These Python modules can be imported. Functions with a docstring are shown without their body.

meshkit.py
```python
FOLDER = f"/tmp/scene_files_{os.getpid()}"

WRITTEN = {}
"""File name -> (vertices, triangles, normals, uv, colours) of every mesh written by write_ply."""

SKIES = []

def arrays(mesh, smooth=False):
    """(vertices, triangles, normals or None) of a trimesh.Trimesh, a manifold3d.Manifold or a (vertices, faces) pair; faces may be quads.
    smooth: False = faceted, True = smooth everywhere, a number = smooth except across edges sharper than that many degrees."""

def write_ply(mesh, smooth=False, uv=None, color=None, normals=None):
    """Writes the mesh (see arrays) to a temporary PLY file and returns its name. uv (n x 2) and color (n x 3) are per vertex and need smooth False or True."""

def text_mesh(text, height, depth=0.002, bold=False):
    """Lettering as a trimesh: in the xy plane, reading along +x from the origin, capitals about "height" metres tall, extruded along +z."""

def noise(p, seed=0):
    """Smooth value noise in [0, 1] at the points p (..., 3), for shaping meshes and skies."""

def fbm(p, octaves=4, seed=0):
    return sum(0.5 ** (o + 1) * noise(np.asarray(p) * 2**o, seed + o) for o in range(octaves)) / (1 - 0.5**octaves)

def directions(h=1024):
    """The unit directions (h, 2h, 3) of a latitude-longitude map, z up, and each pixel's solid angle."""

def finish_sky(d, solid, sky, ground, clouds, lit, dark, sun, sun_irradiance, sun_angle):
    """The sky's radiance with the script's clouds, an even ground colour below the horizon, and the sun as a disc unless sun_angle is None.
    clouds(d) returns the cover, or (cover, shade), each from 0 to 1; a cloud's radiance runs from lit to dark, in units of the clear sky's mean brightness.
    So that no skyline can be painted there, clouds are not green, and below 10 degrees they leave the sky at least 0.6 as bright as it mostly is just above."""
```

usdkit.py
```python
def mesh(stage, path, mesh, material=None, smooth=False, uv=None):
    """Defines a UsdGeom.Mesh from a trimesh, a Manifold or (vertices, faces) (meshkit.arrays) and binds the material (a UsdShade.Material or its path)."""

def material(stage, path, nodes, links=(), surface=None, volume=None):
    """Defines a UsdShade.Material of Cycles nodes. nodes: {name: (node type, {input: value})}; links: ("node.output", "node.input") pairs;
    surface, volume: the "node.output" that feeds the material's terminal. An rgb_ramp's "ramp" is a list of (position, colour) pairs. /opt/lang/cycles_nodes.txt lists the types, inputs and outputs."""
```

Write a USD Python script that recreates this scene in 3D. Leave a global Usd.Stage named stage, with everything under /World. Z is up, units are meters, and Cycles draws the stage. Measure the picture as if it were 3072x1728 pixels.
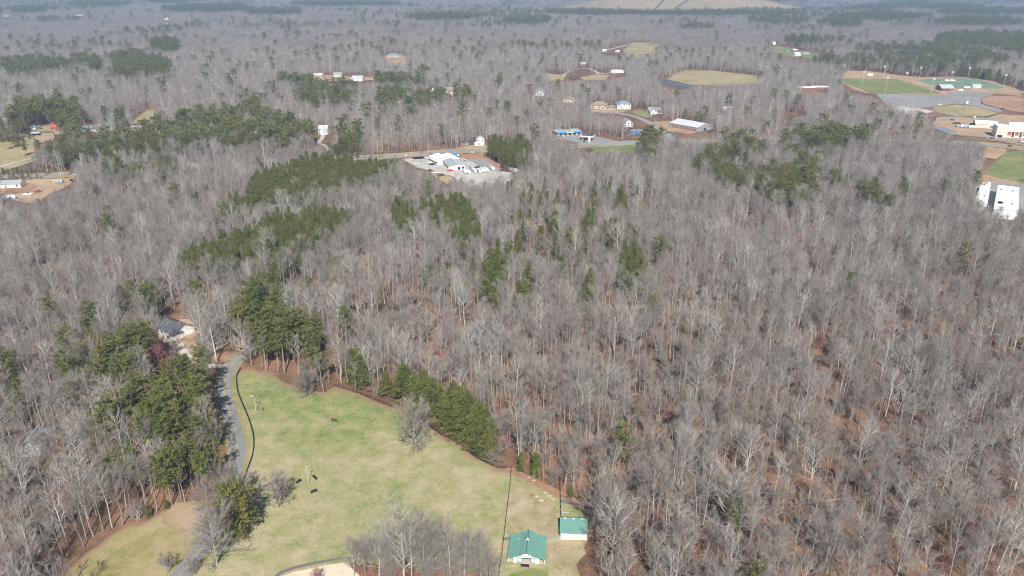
import math, numpy as np, shapely, trimesh, usdkit, meshkit
from shapely.geometry import Polygon, LineString, Point
from pxr import Usd, UsdGeom, UsdLux, UsdShade, Gf, Sdf, Vt

# ------------------------------------------------------------------ camera, sky, sun, haze settings
FP, CX, CY = 2300.0, 1536.0, 864.0            # focal length and centre in photo pixels
PITCH, CAMH = math.radians(22.4), 170.0
SUN_EL, SUN_AZ = math.radians(44.0), math.radians(180.0 - 5.0)   # azimuth from +y towards +x
EXPOSURE, SUN_I, SKY_S = 0.6, 1.25, 0.05
HAZE_DENSITY = 1.6e-4

stage = Usd.Stage.CreateInMemory()
UsdGeom.SetStageUpAxis(stage, UsdGeom.Tokens.z)
UsdGeom.SetStageMetersPerUnit(stage, 1.0)
UsdGeom.Xform.Define(stage, '/World')
UsdGeom.Scope.Define(stage, '/World/Looks')
cam = UsdGeom.Camera.Define(stage, '/World/camera')
cam.CreateHorizontalApertureAttr(36.0)
cam.CreateVerticalApertureAttr(36.0 * 9 / 16)
cam.CreateFocalLengthAttr(36.0 * FP / 3072.0)
cam.CreateClippingRangeAttr(Gf.Vec2f(1.0, 60000.0))
cam.CreateExposureAttr(EXPOSURE)
cam.AddTranslateOp().Set(Gf.Vec3d(0, 0, CAMH))
cam.AddRotateXOp().Set(90 - math.degrees(PITCH))

sun_dir = np.array([math.sin(SUN_AZ) * math.cos(SUN_EL), math.cos(SUN_AZ) * math.cos(SUN_EL), math.sin(SUN_EL)])
usdkit.material(stage, '/World/Looks/sky', {
    's': ('sky_texture', {'sky_type': 'single_scattering', 'sun_disc': False, 'sun_elevation': SUN_EL, 'sun_rotation': math.atan2(sun_dir[0], sun_dir[1])}),
    'b': ('background_shader', {'strength': SKY_S})}, [('s.color', 'b.color')], surface='b.background')
dome = UsdLux.DomeLight.Define(stage, '/World/sky')
UsdShade.MaterialBindingAPI.Apply(dome.GetPrim()).Bind(UsdShade.Material.Get(stage, '/World/Looks/sky'))
sun = UsdLux.DistantLight.Define(stage, '/World/sun')
sun.CreateIntensityAttr(SUN_I)
sun.CreateAngleAttr(0.53)
sun.CreateNormalizeAttr(True)
sun.CreateColorAttr(Gf.Vec3f(1.0, 0.965, 0.91))
_r = Gf.Rotation(Gf.Vec3d(0, 0, 1), Gf.Vec3d(*sun_dir))
sun.AddTransformOp().Set(Gf.Matrix4d().SetRotate(_r))

# ------------------------------------------------------------------ helpers
def sstep(a, b, x):
    t = np.clip((np.asarray(x, float) - a) / (b - a), 0, 1)
    return t * t * (3 - 2 * t)

def height(x, y):
    x, y = np.asarray(x, float), np.asarray(y, float)
    R = sstep(1150, 2800, y)
    return R * (9 * np.sin(y / 420 + 0.7 * np.sin(x / 900)) + 7 * np.sin(x / 620 + 1.3) * np.sin(y / 900))

FWD = np.array([0, math.cos(PITCH), -math.sin(PITCH)]); UP = np.array([0, math.sin(PITCH), math.cos(PITCH)])

def P(px, py, dz=0.0):
    """The point of the terrain (raised by dz) that the photograph shows at a pixel of its 3072 x 1728 frame."""
    d = FWD + np.array([(px - CX) / FP, 0, 0]) + UP * ((CY - py) / FP)
    z = 0.0
    for _ in range(25):
        t = (z + dz - CAMH) / d[2]
        q = d * t
        z = 0.6 * float(height(q[0], q[1])) + 0.4 * z
    q = d * ((z + dz - CAMH) / d[2])
    return np.array([q[0], q[1], z])

def project(x, y, z):
    """Photo pixels of world points."""
    z = z - CAMH
    dep = y * FWD[1] + z * FWD[2]
    return CX + FP * x / dep, CY - FP * (y * UP[1] + z * UP[2]) / dep, dep

used = {}
def numbered(parent, name):
    k = (parent, name); n = used.get(k, 0); used[k] = n + 1
    return name if n == 0 else f'{name}_{n:03d}'

def tag(prim, label=None, cat=None, group=None, kind=None):
    for k, v in (('label', label), ('category', cat), ('group', group), ('kind', kind)):
        if v: prim.SetCustomDataByKey(k, v)
    return prim

def obj(name, mesh, mat, parent='/World', smooth=False, label=None, cat=None, group=None, kind=None):
    path = f'{parent}/{numbered(parent, name)}'
    m = usdkit.mesh(stage, path, mesh, f'/World/Looks/{mat}', smooth)
    tag(m.GetPrim(), label, cat, group, kind)
    return path

def thing(name, label, cat, loc=(0, 0, 0), rot=0.0, group=None, kind=None, scale=None, ref=None, tilt=None):
    path = f'/World/{numbered("/World", name)}'
    x = UsdGeom.Xform.Define(stage, path)
    x.AddTranslateOp().Set(Gf.Vec3d(*map(float, loc)))
    if tilt is not None: x.AddRotateXYZOp().Set(Gf.Vec3f(float(tilt[0]), float(tilt[1]), math.degrees(rot)))
    elif rot: x.AddRotateZOp().Set(math.degrees(rot))
    if scale is not None: x.AddScaleOp().Set(Gf.Vec3f(*(np.ones(3) * scale).tolist()))
    if ref:
        x.GetPrim().GetReferences().AddInternalReference(ref); x.GetPrim().SetInstanceable(True)
    tag(x.GetPrim(), label, cat, group, kind)
    return path

def primvar(path, name, values):
    UsdGeom.PrimvarsAPI(stage.GetPrimAtPath(path)).CreatePrimvar(name, Sdf.ValueTypeNames.FloatArray, 'vertex').Set(Vt.FloatArray.FromNumpy(np.asarray(values, np.float32)))

class MB:
    def __init__(s): s.v, s.f, s.n = [], [], 0
    def add(s, v, f):
        v = np.asarray(v, float); s.v.append(v); s.f.append(np.asarray(f, int) + s.n); s.n += len(v); return s
    def box(s, x0, x1, y0, y1, z0, z1, M=None):
        v = np.array([[x, y, z] for x in (x0, x1) for y in (y0, y1) for z in (z0, z1)], float)
        if M is not None: v = v @ M[:3, :3].T + M[:3, 3]
        return s.add(v, [[0,1,3],[0,3,2],[4,6,7],[4,7,5],[0,4,5],[0,5,1],[2,3,7],[2,7,6],[0,2,6],[0,6,4],[1,5,7],[1,7,3]])
    def tube(s, pts, radii, sides=6, cap=False):
        p = np.asarray(pts, float); n = len(p); r = np.broadcast_to(radii, (n,))
        t = np.gradient(p, axis=0); t /= np.linalg.norm(t, axis=1, keepdims=True) + 1e-12
        ref = np.array([1.0, 0, 0]) if abs(t[0, 2]) > 0.8 else np.array([0, 0, 1.0])
        a = np.cross(t, ref); a /= np.linalg.norm(a, axis=1, keepdims=True) + 1e-12
        b = np.cross(t, a); ang = np.arange(sides) * 2 * np.pi / sides
        v = p[:, None] + r[:, None, None] * (np.cos(ang)[None, :, None] * a[:, None] + np.sin(ang)[None, :, None] * b[:, None])
        i, j = np.meshgrid(np.arange(n - 1), np.arange(sides), indexing='ij')
        q = np.stack([i * sides + j, i * sides + (j + 1) % sides, (i + 1) * sides + (j + 1) % sides, (i + 1) * sides + j], -1).reshape(-1, 4)
        f = [q[:, [0, 2, 1]], q[:, [0, 3, 2]]]
        if cap: f.append(np.array([[(n - 1) * sides, (n - 1) * sides + k + 1, (n - 1) * sides + k] for k in range(1, sides - 1)]))
        return s.add(v.reshape(-1, 3), np.vstack(f))
    def prism(s, poly, y0, y1):
        """Extrudes an x-z outline (counter-clockwise) along y."""
        p = np.asarray(poly, float); n = len(p)
        v = np.vstack([np.c_[p[:, 0], np.full(n, y0), p[:, 1]], np.c_[p[:, 0], np.full(n, y1), p[:, 1]]])
        f = [[i, (i + 1) % n, n + (i + 1) % n] for i in range(n)] + [[i, n + (i + 1) % n, n + i] for i in range(n)]
        _, tri = trimesh.creation.triangulate_polygon(Polygon(p), engine='earcut') if n > 4 else (None, np.array([[0, 1, 2], [0, 2, 3]][: n - 2]))
        if n > 4:
            vv, tri = trimesh.creation.triangulate_polygon(Polygon(p), engine='earcut')
            idx = np.array([np.argmin(((p - q) ** 2).sum(1)) for q in vv]); tri = idx[tri]
        f += [list(t) for t in tri] + [[n + t[0], n + t[2], n + t[1]] for t in tri]
        return s.add(v, f)
    def quad(s, a, b, c, d): return s.add([a, b, c, d], [[0, 1, 2], [0, 2, 3]])
    def done(s): return (np.vstack(s.v), np.vstack(s.f))

# ------------------------------------------------------------------ materials
def M2(name, ca, cb, scale=1.0, rough=0.85, detail=4.0, lo=0.35, hi=0.65, spec=0.3, metal=0.0, bump=0.0, stretch=None):
    """Colour wandering between ca and cb with position."""
    nodes = {'g': ('geometry', {}), 'n': ('noise_texture', {'scale': scale, 'detail': detail, 'roughness': 0.6}),
             'r': ('rgb_ramp', {'ramp': [(lo, ca), (hi, cb)]}),
             'p': ('principled_bsdf', {'roughness': rough, 'specular_ior_level': spec, 'metallic': metal})}
    links = [('n.fac', 'r.fac'), ('r.color', 'p.base_color')]
    if stretch:
        nodes['m'] = ('mapping', {'scale': stretch}); links += [('g.position', 'm.vector'), ('m.vector', 'n.vector')]
    else: links.append(('g.position', 'n.vector'))
    if bump:
        nodes['b'] = ('bump', {'strength': bump, 'distance': 0.2}); links += [('n.fac', 'b.height'), ('b.normal', 'p.normal')]
    usdkit.material(stage, f'/World/Looks/{name}', nodes, links, surface='p.BSDF')
    return name

def plain(name, c, rough=0.6, spec=0.4, metal=0.0, var=0.06):
    c = np.array(c); return M2(name, c * (1 - var), np.minimum(c * (1 + var), 0.95), 0.7, rough, 3, 0.3, 0.7, spec, metal)

def ground_mat(name, pal, s1=0.02, s2=0.15, s3=1.3, edge=None, edge_w=8.0, north=None):
    """Three scales of patchiness; pal: colours from low to high. edge: colour that creeps in from the outline (primvar 'edge' = metres to it)."""
    nodes = {'g': ('geometry', {}),
             'n1': ('noise_texture', {'scale': s1, 'detail': 3.0}), 'n2': ('noise_texture', {'scale': s2, 'detail': 4.0, 'roughness': 0.6}), 'n3': ('noise_texture', {'scale': s3, 'detail': 5.0, 'roughness': 0.7}),
             'a1': ('math', {'math_type': 'multiply_add', 'value2': 0.36}), 'a2': ('math', {'math_type': 'multiply_add', 'value2': 0.34}), 'a3': ('math', {'math_type': 'multiply', 'value2': 0.30}),
             'r': ('rgb_ramp', {'ramp': [(0.39 + 0.22 * i / max(1, len(pal) - 1), c) for i, c in enumerate(pal)]}),
             'bp': ('bump', {'strength': 0.35, 'distance': 0.15}),
             'p': ('principled_bsdf', {'roughness': 0.95, 'specular_ior_level': 0.1})}
    links = [('g.position', 'n1.vector'), ('g.position', 'n2.vector'), ('g.position', 'n3.vector'),
             ('n3.fac', 'a3.value1'), ('n2.fac', 'a2.value1'), ('a3.value', 'a2.value3'), ('n1.fac', 'a1.value1'), ('a2.value', 'a1.value3'),
             ('n3.fac', 'bp.height'), ('bp.normal', 'p.normal')]
    if north:       # greener or drier towards the north: (y0, y1, shift at y0, shift at y1)
        nodes |= {'sp': ('separate_xyz', {}), 'nm': ('map_range', {'from_min': north[0], 'from_max': north[1], 'to_min': north[2], 'to_max': north[3], 'clamp': True}), 'na': ('math', {'math_type': 'add'})}
        links += [('g.position', 'sp.vector'), ('sp.y', 'nm.value'), ('a1.value', 'na.value1'), ('nm.result', 'na.value2'), ('na.value', 'r.fac')]
    else: links.append(('a1.value', 'r.fac'))
    if edge is not None:
        nodes |= {'at': ('attribute', {'attribute': 'edge'}), 'e1': ('math', {'math_type': 'multiply_add', 'value2': -1.0 / edge_w, 'value3': 0.5}),
                  'e2': ('math', {'math_type': 'multiply_add', 'value2': 1.6}), 'mr': ('map_range', {'from_min': 0.75, 'from_max': 1.35, 'to_min': 0.0, 'to_max': 1.0, 'clamp': True}),
                  'mx': ('mix_color', {'b': edge})}
        links += [('at.fac', 'e1.value1'), ('n2.fac', 'e2.value1'), ('e1.value', 'e2.value3'), ('e2.value', 'mr.value'), ('mr.result', 'mx.fac'), ('r.color', 'mx.a'), ('mx.result', 'p.base_color')]
    else: links.append(('r.color', 'p.base_color'))
    usdkit.material(stage, f'/World/Looks/{name}', nodes, links, surface='p.BSDF')
    return name

def bark_mat(name, limb, twig, limb2, twig2):
    """tw (primvar): 0 on limbs, 1 on twigs; object and place vary the tone."""
    usdkit.material(stage, f'/World/Looks/{name}', {
        'at': ('attribute', {'attribute': 'tw'}), 'o': ('object_info', {}), 'g': ('geometry', {}),
        'n': ('noise_texture', {'scale': 0.035, 'detail': 3.0}), 'mr': ('map_range', {'from_min': 0.35, 'from_max': 0.65, 'clamp': True}),
        'l': ('mix_color', {'a': limb, 'b': limb2}), 't': ('mix_color', {'a': twig, 'b': twig2}), 'm': ('mix_color', {}),
        'p': ('principled_bsdf', {'roughness': 0.9, 'specular_ior_level': 0.15})},
        [('g.position', 'n.vector'), ('n.fac', 'mr.value'), ('o.random', 'l.fac'), ('mr.result', 't.fac'), ('l.result', 'm.a'), ('t.result', 'm.b'), ('at.fac', 'm.fac'), ('m.result', 'p.base_color')], surface='p.BSDF')
    return name

def leaf_mat(name, a, b, c):
    usdkit.material(stage, f'/World/Looks/{name}', {
        'g': ('geometry', {}), 'o': ('object_info', {}), 'n': ('noise_texture', {'scale': 0.45, 'detail': 3.0}), 'r': ('rgb_ramp', {'ramp': [(0.36, a), (0.64, b)]}),
        'mr': ('math', {'math_type': 'multiply', 'value2': 0.55}), 'mx': ('mix_color', {'b': c}),
        'd': ('principled_bsdf', {'roughness': 0.65, 'specular_ior_level': 0.25}), 't': ('translucent_bsdf', {}), 'x': ('mix_closure', {'fac': 0.22})},
        [('g.position', 'n.vector'), ('n.fac', 'r.fac'), ('o.random', 'mr.value1'), ('r.color', 'mx.a'), ('mr.value', 'mx.fac'), ('mx.result', 'd.base_color'), ('mx.result', 't.color'),
         ('d.BSDF', 'x.closure1'), ('t.BSDF', 'x.closure2')], surface='x.closure')
    return name

# ------------------------------------------------------------------ palette
ground_mat('forest_floor', [(0.055, 0.036, 0.027), (0.105, 0.066, 0.047), (0.165, 0.098, 0.064), (0.235, 0.13, 0.08), (0.25, 0.185, 0.135)], 0.012, 0.12, 1.2)
ground_mat('pasture_grass', [(0.125, 0.165, 0.055), (0.215, 0.23, 0.095), (0.30, 0.275, 0.145), (0.385, 0.325, 0.21)], 0.016, 0.16, 0.7, edge=(0.25, 0.165, 0.105), edge_w=7.0, north=(200, 400, 0.03, -0.055))
ground_mat('verge_grass', [(0.16, 0.17, 0.055), (0.26, 0.225, 0.11), (0.31, 0.25, 0.14)], 0.03, 0.2, 1.2)
ground_mat('field_grass', [(0.20, 0.19, 0.07), (0.31, 0.255, 0.135), (0.37, 0.295, 0.175)], 0.03, 0.2, 1.2, edge=(0.23, 0.14, 0.085), edge_w=5.0)
ground_mat('dry_lawn', [(0.235, 0.21, 0.09), (0.32, 0.265, 0.145), (0.37, 0.30, 0.19)], 0.02, 0.1, 0.8)
ground_mat('green_lawn', [(0.11, 0.155, 0.045), (0.19, 0.205, 0.08), (0.26, 0.22, 0.12)], 0.015, 0.08, 0.8)
ground_mat('ball_grass', [(0.12, 0.165, 0.045), (0.175, 0.195, 0.07), (0.245, 0.225, 0.105)], 0.012, 0.06, 0.6)
ground_mat('turf', [(0.13, 0.20, 0.125), (0.155, 0.22, 0.145), (0.185, 0.235, 0.16)], 0.01, 0.05, 0.4)
ground_mat('red_clay', [(0.25, 0.135, 0.085), (0.33, 0.195, 0.13), (0.39, 0.275, 0.20)], 0.02, 0.12, 0.8)
ground_mat('tan_soil', [(0.27, 0.17, 0.10), (0.36, 0.255, 0.165), (0.42, 0.32, 0.22)], 0.03, 0.15, 0.9)
ground_mat('worn_soil', [(0.20, 0.185, 0.08), (0.33, 0.265, 0.165), (0.40, 0.33, 0.24)], 0.05, 0.2, 1.2)
ground_mat('sand', [(0.50, 0.41, 0.30), (0.58, 0.50, 0.385), (0.62, 0.545, 0.43)], 0.05, 0.3, 2.0)
ground_mat('soil_patch', [(0.28, 0.185, 0.115), (0.35, 0.245, 0.16), (0.38, 0.285, 0.195)], 0.05, 0.3, 1.5, edge=(0.26, 0.205, 0.11), edge_w=4.5)
ground_mat('path_soil', [(0.22, 0.125, 0.08), (0.30, 0.18, 0.12), (0.33, 0.225, 0.155)], 0.05, 0.3, 1.5)
ground_mat('mulch', [(0.15, 0.07, 0.042), (0.23, 0.11, 0.07), (0.30, 0.165, 0.11)], 0.05, 0.3, 2.0)
ground_mat('asphalt', [(0.185, 0.186, 0.189), (0.215, 0.215, 0.217), (0.245, 0.244, 0.242)], 0.04, 0.3, 2.5)
ground_mat('old_asphalt', [(0.21, 0.205, 0.20), (0.255, 0.25, 0.24), (0.30, 0.29, 0.28)], 0.02, 0.1, 1.0)
ground_mat('gravel', [(0.32, 0.30, 0.27), (0.41, 0.385, 0.35), (0.47, 0.45, 0.41)], 0.02, 0.1, 1.0)
ground_mat('dark_gravel', [(0.20, 0.205, 0.21), (0.245, 0.25, 0.255), (0.28, 0.285, 0.285)], 0.03, 0.15, 1.0)
ground_mat('concrete', [(0.42, 0.39, 0.35), (0.50, 0.47, 0.425), (0.56, 0.53, 0.48)], 0.03, 0.15, 1.0)
plain('line_yellow', (0.50, 0.32, 0.065), 0.7); plain('line_white', (0.62, 0.61, 0.58), 0.7)
usdkit.material(stage, '/World/Looks/pond_water', {'p': ('principled_bsdf', {'base_color': (0.02, 0.03, 0.028), 'roughness': 0.08, 'specular_ior_level': 0.5})}, [], surface='p.BSDF')
bark_mat('bark', (0.42, 0.40, 0.37), (0.22, 0.186, 0.163), (0.22, 0.198, 0.178), (0.285, 0.25, 0.226))
bark_mat('bark_pale', (0.62, 0.60, 0.56), (0.26, 0.225, 0.195), (0.46, 0.44, 0.40), (0.30, 0.265, 0.235))
bark_mat('bark_tan', (0.34, 0.31, 0.27), (0.30, 0.27, 0.225), (0.26, 0.235, 0.20), (0.27, 0.245, 0.205))
bark_mat('bark_red', (0.30, 0.25, 0.22), (0.30, 0.095, 0.085), (0.26, 0.21, 0.19), (0.34, 0.12, 0.10))
bark_mat('pine_bark', (0.26, 0.18, 0.13), (0.26, 0.18, 0.13), (0.34, 0.26, 0.20), (0.20, 0.14, 0.10))
leaf_mat('pine_needles', (0.075, 0.105, 0.024), (0.16, 0.18, 0.048), (0.21, 0.19, 0.06))
leaf_mat('cedar_needles', (0.068, 0.098, 0.021), (0.155, 0.175, 0.042), (0.21, 0.19, 0.055))
leaf_mat('ivy_leaves', (0.060, 0.105, 0.012), (0.12, 0.19, 0.025), (0.14, 0.19, 0.03))

# ------------------------------------------------------------------ ground, fields, roads
ys = np.unique(np.concatenate([np.arange(-400, 1200, 80.0), np.arange(1200, 6000, 45.0), np.geomspace(6000, 15000, 14)]))
us = np.linspace(-1, 1, 121)
gx, gy = np.meshgrid(us, ys)
gx = gx * (900 + 0.95 * np.maximum(gy, 0))
gz = height(gx, gy)
n0, n1 = gx.shape
ii, jj = np.meshgrid(np.arange(n0 - 1), np.arange(n1 - 1), indexing='ij')
q = np.stack([ii * n1 + jj, ii * n1 + jj + 1, (ii + 1) * n1 + jj + 1, (ii + 1) * n1 + jj], -1).reshape(-1, 4)
obj('forest_floor', (np.c_[gx.ravel(), gy.ravel(), gz.ravel()], np.vstack([q[:, [0, 1, 2]], q[:, [0, 2, 3]]])), 'forest_floor', smooth=True, kind='structure',
    label='brown leaf littered ground under the whole woodland', cat='ground')

clear = []           # polygons that carry no forest

def ground_poly(pts, dense=4.0, rough=0.0, seed=0, raw=False):
    w = np.array([P(*p)[:2] for p in pts]) if not raw else np.asarray(pts, float)
    poly = Polygon(w)
    if not poly.is_valid: poly = poly.buffer(0)
    if rough:
        ring = shapely.segmentize(poly.exterior, dense)
        c = np.array(ring.coords)[:-1]
        d = np.roll(c, -1, 0) - np.roll(c, 1, 0); nrm = np.c_[d[:, 1], -d[:, 0]] / (np.linalg.norm(d, axis=1, keepdims=True) + 1e-9)
        a = meshkit.fbm(np.c_[c / (dense * 3), np.full(len(c), seed + 0.5)], 3, seed) - 0.5
        poly = Polygon(c + nrm * a[:, None] * 2 * rough).buffer(0)
        if poly.geom_type != 'Polygon': poly = max(poly.geoms, key=lambda g: g.area)
    return poly

def sheet_mesh(poly, cell, off):
    x0, y0, x1, y1 = poly.bounds
    cell = max(cell, math.sqrt((x1 - x0) * (y1 - y0) / 7000))
    gx, gy = np.meshgrid(np.arange(x0, x1, cell), np.arange(y0, y1, cell))
    gx, gy = gx.ravel(), gy.ravel()
    bx = shapely.box(gx, gy, gx + cell, gy + cell)
    shapely.prepare(poly)
    ins = shapely.contains_properly(poly, bx); cut = shapely.intersects(poly, bx) & ~ins
    V, Fc, n = [], [], 0
    for x, y in zip(gx[ins], gy[ins]):
        V.append([[x, y], [x + cell, y], [x + cell, y + cell], [x, y + cell]]); Fc.append([[n, n + 1, n + 2], [n, n + 2, n + 3]]); n += 4
    for b in bx[cut]:
        g = poly.intersection(b)
        for h in getattr(g, 'geoms', [g]):
            if h.geom_type != 'Polygon' or h.area < 1e-4: continue
            v, f = trimesh.creation.triangulate_polygon(h, engine='earcut')
            V.append(v); Fc.append(np.asarray(f) + n); n += len(v)
    v = np.vstack(V); f = np.vstack(Fc)
    uq, inv = np.unique(np.round(v, 4), axis=0, return_inverse=True); f = inv.ravel()[f]
    a = uq[f]; s = np.cross(a[:, 1] - a[:, 0], a[:, 2] - a[:, 0]); f[s < 0] = f[s < 0][:, [0, 2, 1]]
    z = height(uq[:, 0], uq[:, 1]) + off
    return np.c_[uq, z], f

def sheet(name, pts, mat, label, off=0.03, cell=6.0, rough=0.0, dense=4.0, seed=1, margin=0.0, raw=False, cat='ground', keep_trees=False, parent='/World', kind='structure'):
    poly = pts if isinstance(pts, Polygon) else ground_poly(pts, dense, rough, seed, raw)
    v, f = sheet_mesh(poly, cell, off)
    path = obj(name, (v, f), mat, parent, smooth=True, label=label, cat=cat if parent == '/World' else None, kind=kind)
    primvar(path, 'edge', np.minimum(shapely.distance(shapely.points(v[:, :2]), poly.exterior), 60.0))
    if not keep_trees: clear.append(poly.buffer(margin) if margin else poly)
    return poly

def smooth_line(pts, step=3.0, raw=False):
    w = np.array([P(*p)[:2] for p in pts]) if not raw else np.asarray(pts, float)
    s = np.r_[0, np.cumsum(np.linalg.norm(np.diff(w, axis=0), axis=1))]
    from scipy.interpolate import PchipInterpolator
    t = np.linspace(0, s[-1], max(2, int(s[-1] / step)))
    return np.c_[PchipInterpolator(s, w[:, 0])(t), PchipInterpolator(s, w[:, 1])(t)]

def ribbon(line, half, off, shift=0.0):
    d = np.gradient(line, axis=0); nrm = np.c_[-d[:, 1], d[:, 0]] / np.linalg.norm(d, axis=1, keepdims=True)
    a, b = line + nrm * (shift + half), line + nrm * (shift - half)
    n = len(line); v = np.vstack([b, a]); z = height(v[:, 0], v[:, 1]) + off
    i = np.arange(n - 1)
    return np.c_[v, z], np.vstack([np.c_[i, i + 1, n + i + 1], np.c_[i, n + i + 1, n + i]])

def road(name, pts, width, mat, label, off=0.07, lines=(), clear_w=None, step=3.0, raw=False):
    ln = smooth_line(pts, step, raw)
    path = obj(name, ribbon(ln, width / 2, off), mat, smooth=True, kind='structure', label=label, cat='road')
    for k, (shift, half, lm) in enumerate(lines):
        obj('centre_line' if abs(shift) < 0.5 else 'edge_line', ribbon(ln, half, off + 0.012, shift), lm, path)
    clear.append(LineString(ln).buffer((clear_w or width) / 2, cap_style=2))
    return ln

ROAD = [(890, 860), (860, 900), (835, 945), (810, 985), (775, 1030), (735, 1060), (706, 1082), (687, 1107), (675, 1140), (672, 1170), (679, 1205), (690, 1240), (702, 1280), (711, 1325), (713, 1362), (706, 1396), (695, 1441), (682, 1475), (662, 1530), (637, 1588), (610, 1638), (590, 1666), (560, 1701), (536, 1728), (505, 1770), (470, 1815)]
TREELINE = [(722, 1112), (762, 1107), (825, 1130), (855, 1150), (912, 1168), (972, 1178), (1002, 1160), (1075, 1183), (1132, 1206), (1200, 1232), (1230, 1247), (1280, 1275), (1320, 1307), (1375, 1333), (1437, 1380), (1500, 1408), (1534, 1412), (1600, 1440), (1680, 1482), (1760, 1522), (1790, 1560), (1780, 1600), (1755, 1640), (1730, 1690), (1760, 1790)]
PAST = sheet('pasture', TREELINE + [(1760, 1900), (1700, 2020), (1000, 2020), (500, 1960), (470, 1815)] + ROAD[::-1][1:-8], 'pasture_grass', 'green and straw coloured horse pasture inside the curve of the road', 0.03, 3.0, 1.2, margin=1.0)
sheet('front_field', [(140, 1810), (200, 1712), (258, 1660), (338, 1600), (400, 1575), (440, 1563), (472, 1545), (510, 1523), (575, 1508), (660, 1500)] + ROAD[-9:], 'field_grass', 'small dry grass field below the left hand woods beside the road', 0.03, 3.0, 1.0, margin=1.0)
sheet('bare_soil', [(492, 1540), (530, 1512), (578, 1505), (640, 1505), (640, 1560), (600, 1590), (555, 1598), (515, 1590), (488, 1568)], 'soil_patch', 'patch of bare orange soil at the corner of the dry field', 0.05, 1.5, 2.5, 4.0)
sheet('riding_arena', [(835, 1732), (878, 1717), (928, 1706), (978, 1696), (1030, 1688), (1050, 1692), (1057, 1708), (1077, 1726), (1100, 1900), (790, 1900)], 'sand', 'pale sand riding arena inside the dark curved board fence', 0.06, 2.5, 0.3)
sheet('mulch_bed', [(1050, 1690), (1100, 1686), (1180, 1700), (1260, 1708), (1340, 1712), (1420, 1720), (1480, 1730), (1500, 1800), (1090, 1800), (1077, 1726), (1057, 1708)], 'mulch', 'reddish brown mulch under the clump of bare trees beside the arena', 0.05, 2.5, 1.5)
sheet('worn_ground', [(1522, 1462), (1580, 1465), (1640, 1500), (1680, 1540), (1672, 1600), (1640, 1640), (1600, 1610), (1540, 1595), (1515, 1540)], 'worn_soil', 'worn tan ground of the paddock behind the teal roofed barn', 0.05, 2.5, 2.5, 4.0)
sheet('worn_ground', [(1640, 1640), (1690, 1622), (1750, 1625), (1760, 1660), (1720, 1700), (1680, 1712), (1650, 1690)], 'worn_soil', 'worn tan ground in front of the white shed', 0.05, 2.5, 2.0, 4.0, seed=3)
sheet('grass_patch', [(1530, 1722), (1600, 1705), (1640, 1720), (1640, 1790), (1520, 1790)], 'green_lawn', 'bright green grass in front of the barn doors', 0.05, 2.5, 2.0, 4.0, seed=4)
road('dirt_path', [(1520, 1403), (1560, 1424), (1600, 1444), (1650, 1468), (1700, 1492), (1760, 1515), (1840, 1550)], 3.2, 'path_soil', 'reddish dirt path along the edge of the woods behind the barn', 0.06)
ROADLN = smooth_line(ROAD)
obj('grass_verge', ribbon(ROADLN, 4.3, 0.045), 'verge_grass', smooth=True, kind='structure', label='narrow grass verge along both sides of the curving road', cat='verge')
clear.append(LineString(ROADLN).buffer(3.8))
road('country_road', ROAD, 5.5, 'asphalt', 'grey two lane country road curving past the pasture', 0.09, [(0.14, 0.065, 'line_yellow'), (-0.14, 0.065, 'line_yellow')], 7.0)
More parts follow.
